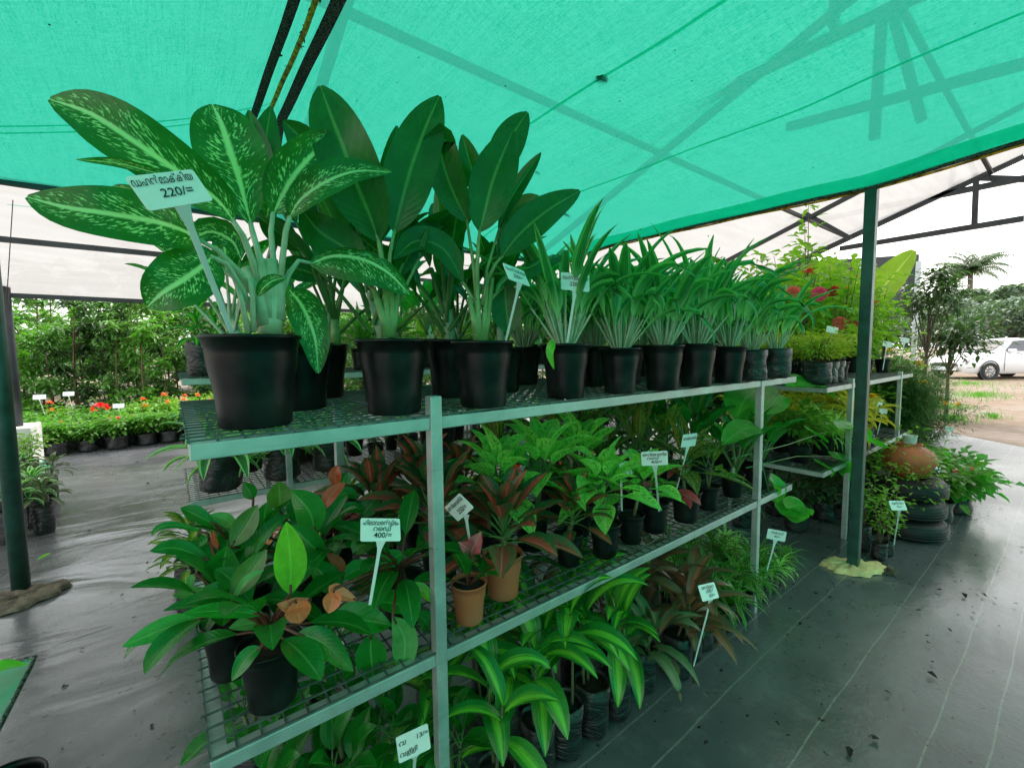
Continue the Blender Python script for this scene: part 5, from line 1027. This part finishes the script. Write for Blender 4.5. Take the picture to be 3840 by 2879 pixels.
# flowering shrub beside the urn
sh=[Proto(p_bush('bush',330,.075,.045,.26,.26,.08,.14,'bag',fl='fcor',nf=3,fs=.022,name='bagged_broad_shrub',stems=8)),Proto(p_bush('gink',200,.10,.06,.22,.26,.08,.14,'bag',name='bagged_broad_shrub',stems=6))]
for i,(x,yy,s_) in enumerate(((4.12,.56,1.0),(4.42,.50,.95),(4.3,.78,1.0),(4.65,.60,1.0),(4.9,.72,.9),(5.15,.66,.85))): sh[i%2].put((x,yy,.003),rv(0,6.28),s_,'low broad-leaved shrub in a bag right of the urn, %s from the urn'%ORD[i],'low shrubs right of the urn')
# small moringa like seedlings
ml=Proto(p_bush('limeb',150,.03,.017,.34,.12,.035,.10,'bag',name='bagged_seedling',stems=3)); ml2=Proto(p_bush('bush',110,.028,.016,.26,.08,.035,.16,'bag',name='bagged_seedling',stems=3))
P_=U(1905,1213,'z',0); ml.put((P_.x+.02,P_.y+.02,.003),0,1.05,'thin seedling with tiny round leaflets in the front black bag by the tag'); P_=U(1928,1205,'z',0); ml.put((P_.x+.02,P_.y+.03,.003),2,.9,'seedling in the second black bag touching the one with the tag')
for px_,py_,s__,w__ in ((1895,1150,1.35,'between the tyres and the square post'),(1985,1165,1.2,'touching the right side of the tyres'),(1945,1135,1.5,'close against the front of the tyres')):
    P_=U(px_,py_,'z',0); ml.put((P_.x,P_.y,.003),rv(0,6),s__,'leggy seedling in a black bag '+w__)
P_=U(1872,1192,'z',0); ml2.put((P_.x,P_.y+.02,.003),1,1.0,'seedling in a slim tall black bag just right of the square post')
# ================================================================== price tags
def text(lines,size,wd_,par,xf):
    for i,(t_,y_,s_,x_) in enumerate(lines):
        cu=bpy.data.curves.new('t','FONT'); cu.body=t_; cu.size=size*s_; cu.align_x='CENTER'; cu.align_y='CENTER'; cu.offset=size*s_*.009; cu.shear=.15; cu.resolution_u=3
        ob=bpy.data.objects.new('t',cu); COL.objects.link(ob); bpy.context.view_layer.update()
        me=bpy.data.meshes.new_from_object(ob.evaluated_get(bpy.context.evaluated_depsgraph_get())); bpy.data.objects.remove(ob)
        xs=[v.co.x for v in me.vertices]; k=1
        if xs: k=min(1,wd_*.9/(max(xs)-min(xs)))
        for v in me.vertices: v.co=(v.co.x*k+x_,v.co.y+y_,.0012)
        me.materials.clear(); me.materials.append(M['ink']); me.name='lettering'
        o=bpy.data.objects.new('lettering',me); COL.objects.link(o); o.parent=par; o.matrix_parent_inverse=Matrix.Identity(4); o.location=xf[0]; o.rotation_euler=xf[1]
def ptag(lab,c,u_,v_,foot,lines,w_=.080,h_=.047,blank=False,sw=.006):
    c=V(c);u_=V(u_).normalized();v_=(V(v_)-u_*V(v_).dot(u_)).normalized(); n=u_.cross(v_)
    foot=V(foot); r=empty('price_tag',foot); tag(r,lab,'price tag')
    rot=Matrix((u_,v_,n)).transposed().to_euler()
    b=MB(); q=.004; out=[]
    for (sx,sy,a0) in ((1,1,0),(-1,1,1.5708),(-1,-1,3.1416),(1,-1,4.7124)):
        for k in range(5): a=a0+1.5708*k/4; out.append((sx*(w_/2-q)+q*math.cos(a),sy*(h_/2-q)+q*math.sin(a)))
    N_=len(out); b.v=[(x,y,0) for x,y in out]+[(x,y,-.0016) for x,y in out]; b.face(tuple(range(N_))); b.face(tuple(reversed(range(N_,2*N_))))
    for i in range(N_): j=(i+1)%N_; b.face((i,i+N_,j+N_,j))
    o=b.build('board',M['tagw'],r,False); o.location=c-foot; o.rotation_euler=rot
    top=c-v_*h_*.48-n*.001; d=(foot-top); L_=d.length; s=MB(); rows=[]
    sd=(u_-d.normalized()*u_.dot(d.normalized())).normalized(); nn=sd.cross(d.normalized())
    for t_,ww in ((0,.019),(.05,.015),(.12,.009),(.2,sw*1.1),(1.02,sw*.9)):
        p=top+d*t_-foot; rows.append([p-sd*ww/2+nn*.0008,p+sd*ww/2+nn*.0008,p+sd*ww/2-nn*.0012,p-sd*ww/2-nn*.0012])
    s.grid(rows,closed=True); s.build('stake',M['tagw'],r,False)
    if lines: text(lines,h_*.31,w_,r,(c-foot,rot))
DM='ഡഫൻമാക്കിയ'; AG='അഗ്ലോണിമ'; RD='റെഡ്'
L2=[(DM,.010,1,0),('220/=',-.007,1,0)]
ptag('nearest price tag reading 220 leaning toward the camera over the speckled plant',(.012,.745,1.416),(.898,.244,.404),(-.452,.224,.825),c1+V((-.03,-.045,.15)),[(DM,.013,1.05,-.003),('220/=',-.005,1.15,.004)],sw=.008)
ptag('tilted 220 tag on the left side of the strappy plants',(.658,.831,1.378),(.982,.227,-.11),(-.035,.479,.839),c3+V((.05,-.02,.14)),L2)
ptag('upright 220 tag standing in the first strappy pot',(.855,.831,1.378),(.904,-.408,-.063),(.081,.15,1.004),V(U(1225,737,'y',.86)),L2)
ptag('upright 400 tag between the lime and pink-leaved plants on the middle shelf',(1.184,.807,.857),(.674,-.726,.083),(-.217,-.016,.995),V(U(1423,1103,'y',.90)),[(AG,.013,.95,0),(RD,.001,.95,-.006),('400/=',-.012,1,.005)])
cc=U(1351,1013,'y',.90); ptag('narrow sideways-turned tag over the lime-speckled plants',cc,(.33,-.1,-.9),(.75,-.45,.35),cc+V((.02,.03,-.15)),[(AG,.010,.9,0),('250/=',-.006,1,0)],.05,.034)
ptag('diamond-turned 250 tag right of the front steel post',(.516,.881,.832),(.069,-.769,.621),(-.509,.534,.727),V(U(1017,1185,'y',.93)),[(AG,.012,1.0,0),('250/=',-.008,1.2,.006)])
ptag('upright 400 tag in front of the philodendron cluster',(.315,.847,.843),(.973,-.136,-.214),(.195,.614,.74),V(U(799,1302,'y',.85)),[('ഫിലാഡെൻഡ്രം',.013,.95,0),(RD,.001,.95,.002),('400/=',-.012,1.05,.003)])
ptag('tag reading 65 standing among the bronze leaves on the floor row',(1.325,.696,.421),(.975,-.152,-.12),(.132,.487,.885),V((1.36,.76,.12)),[('അഗ്ലോ',.013,.9,0),('ഗ്രീൻ',.001,.9,.004),('65/=',-.012,1,.008)])
ptag('tag reading 40 among the narrow-leaved plants at the right steel post',(2.149,.816,.344),(.665,-.722,-.157),(.1,-.055,1.012),V((2.15,.86,.12)),[('സോങ്',.010,1,0),('40/=',-.007,1,.003)])
P_=U(1930,1175,'z',.09); ptag('tag reading 95 in the small black bag in front of the tyres',(2.836,.528,.407),(.812,-.59,-.021),(.312,.336,.865),P_,[('മുരിങ്ങ',.010,1,0),('95/=',-.007,1,.004)])
cc=U(893,1604,'y',.80); ptag('low tag half hidden by leaves left of the front post near the floor',cc,(.92,-.2,.08),(-.25,.1,.95),cc+V((.02,.05,-.12)),[('വ',.012,.9,-.022),('വള്ളി',-.012,.8,-.012),('13/=',.012,.8,.018)],.066,.056)
ptag('small tag over the gold-veined croton leaf',(1.465,.855,.869),(.97,-.22,.001),(-.098,-.191,.996),V((1.5,.93,.64)),[(AG,.008,1,0)],.07,.05)
for i,(px,py,y_,dx) in enumerate(((1797,712,1.0,.02),(1811,703,1.05,.0),(1916,743,.95,.0),(1954,734,.95,-.06),(1896,868,.95,-.0),(1906,886,.95,-.03),(2050,926,.72,-.05))):
    cc=U(px,py,'y',y_); ptag(('white tag on the left of the pair above the lime plants','white tag on the right of the pair above the lime plants','blank-looking white tag in the pot just right of the square post','white tag on a slanting stake at the right rack end','white tag over the yellow plants on the right rack lower shelf','white tag leaning over the yellow dracaena on the lower shelf','tag on a slanting stake beside the feathery shrub')[i],cc,(.6,-.6,-.2),(.1,.1,1),cc+V((dx,.02,-.2)),None,.07,.042)
for i,(px,py,y_) in enumerate(((85,857,7.9),(148,850,8.6),(256,876,7.75),(78,928,7.5))):
    cc=U(px,py,'y',y_); ptag('white tag among the walkway shrubs, %s from the left'%ORD[i],cc,(.97,-.2,0),(0,.3,1),cc+V((.03,.02,-.22)),None,.12,.06)
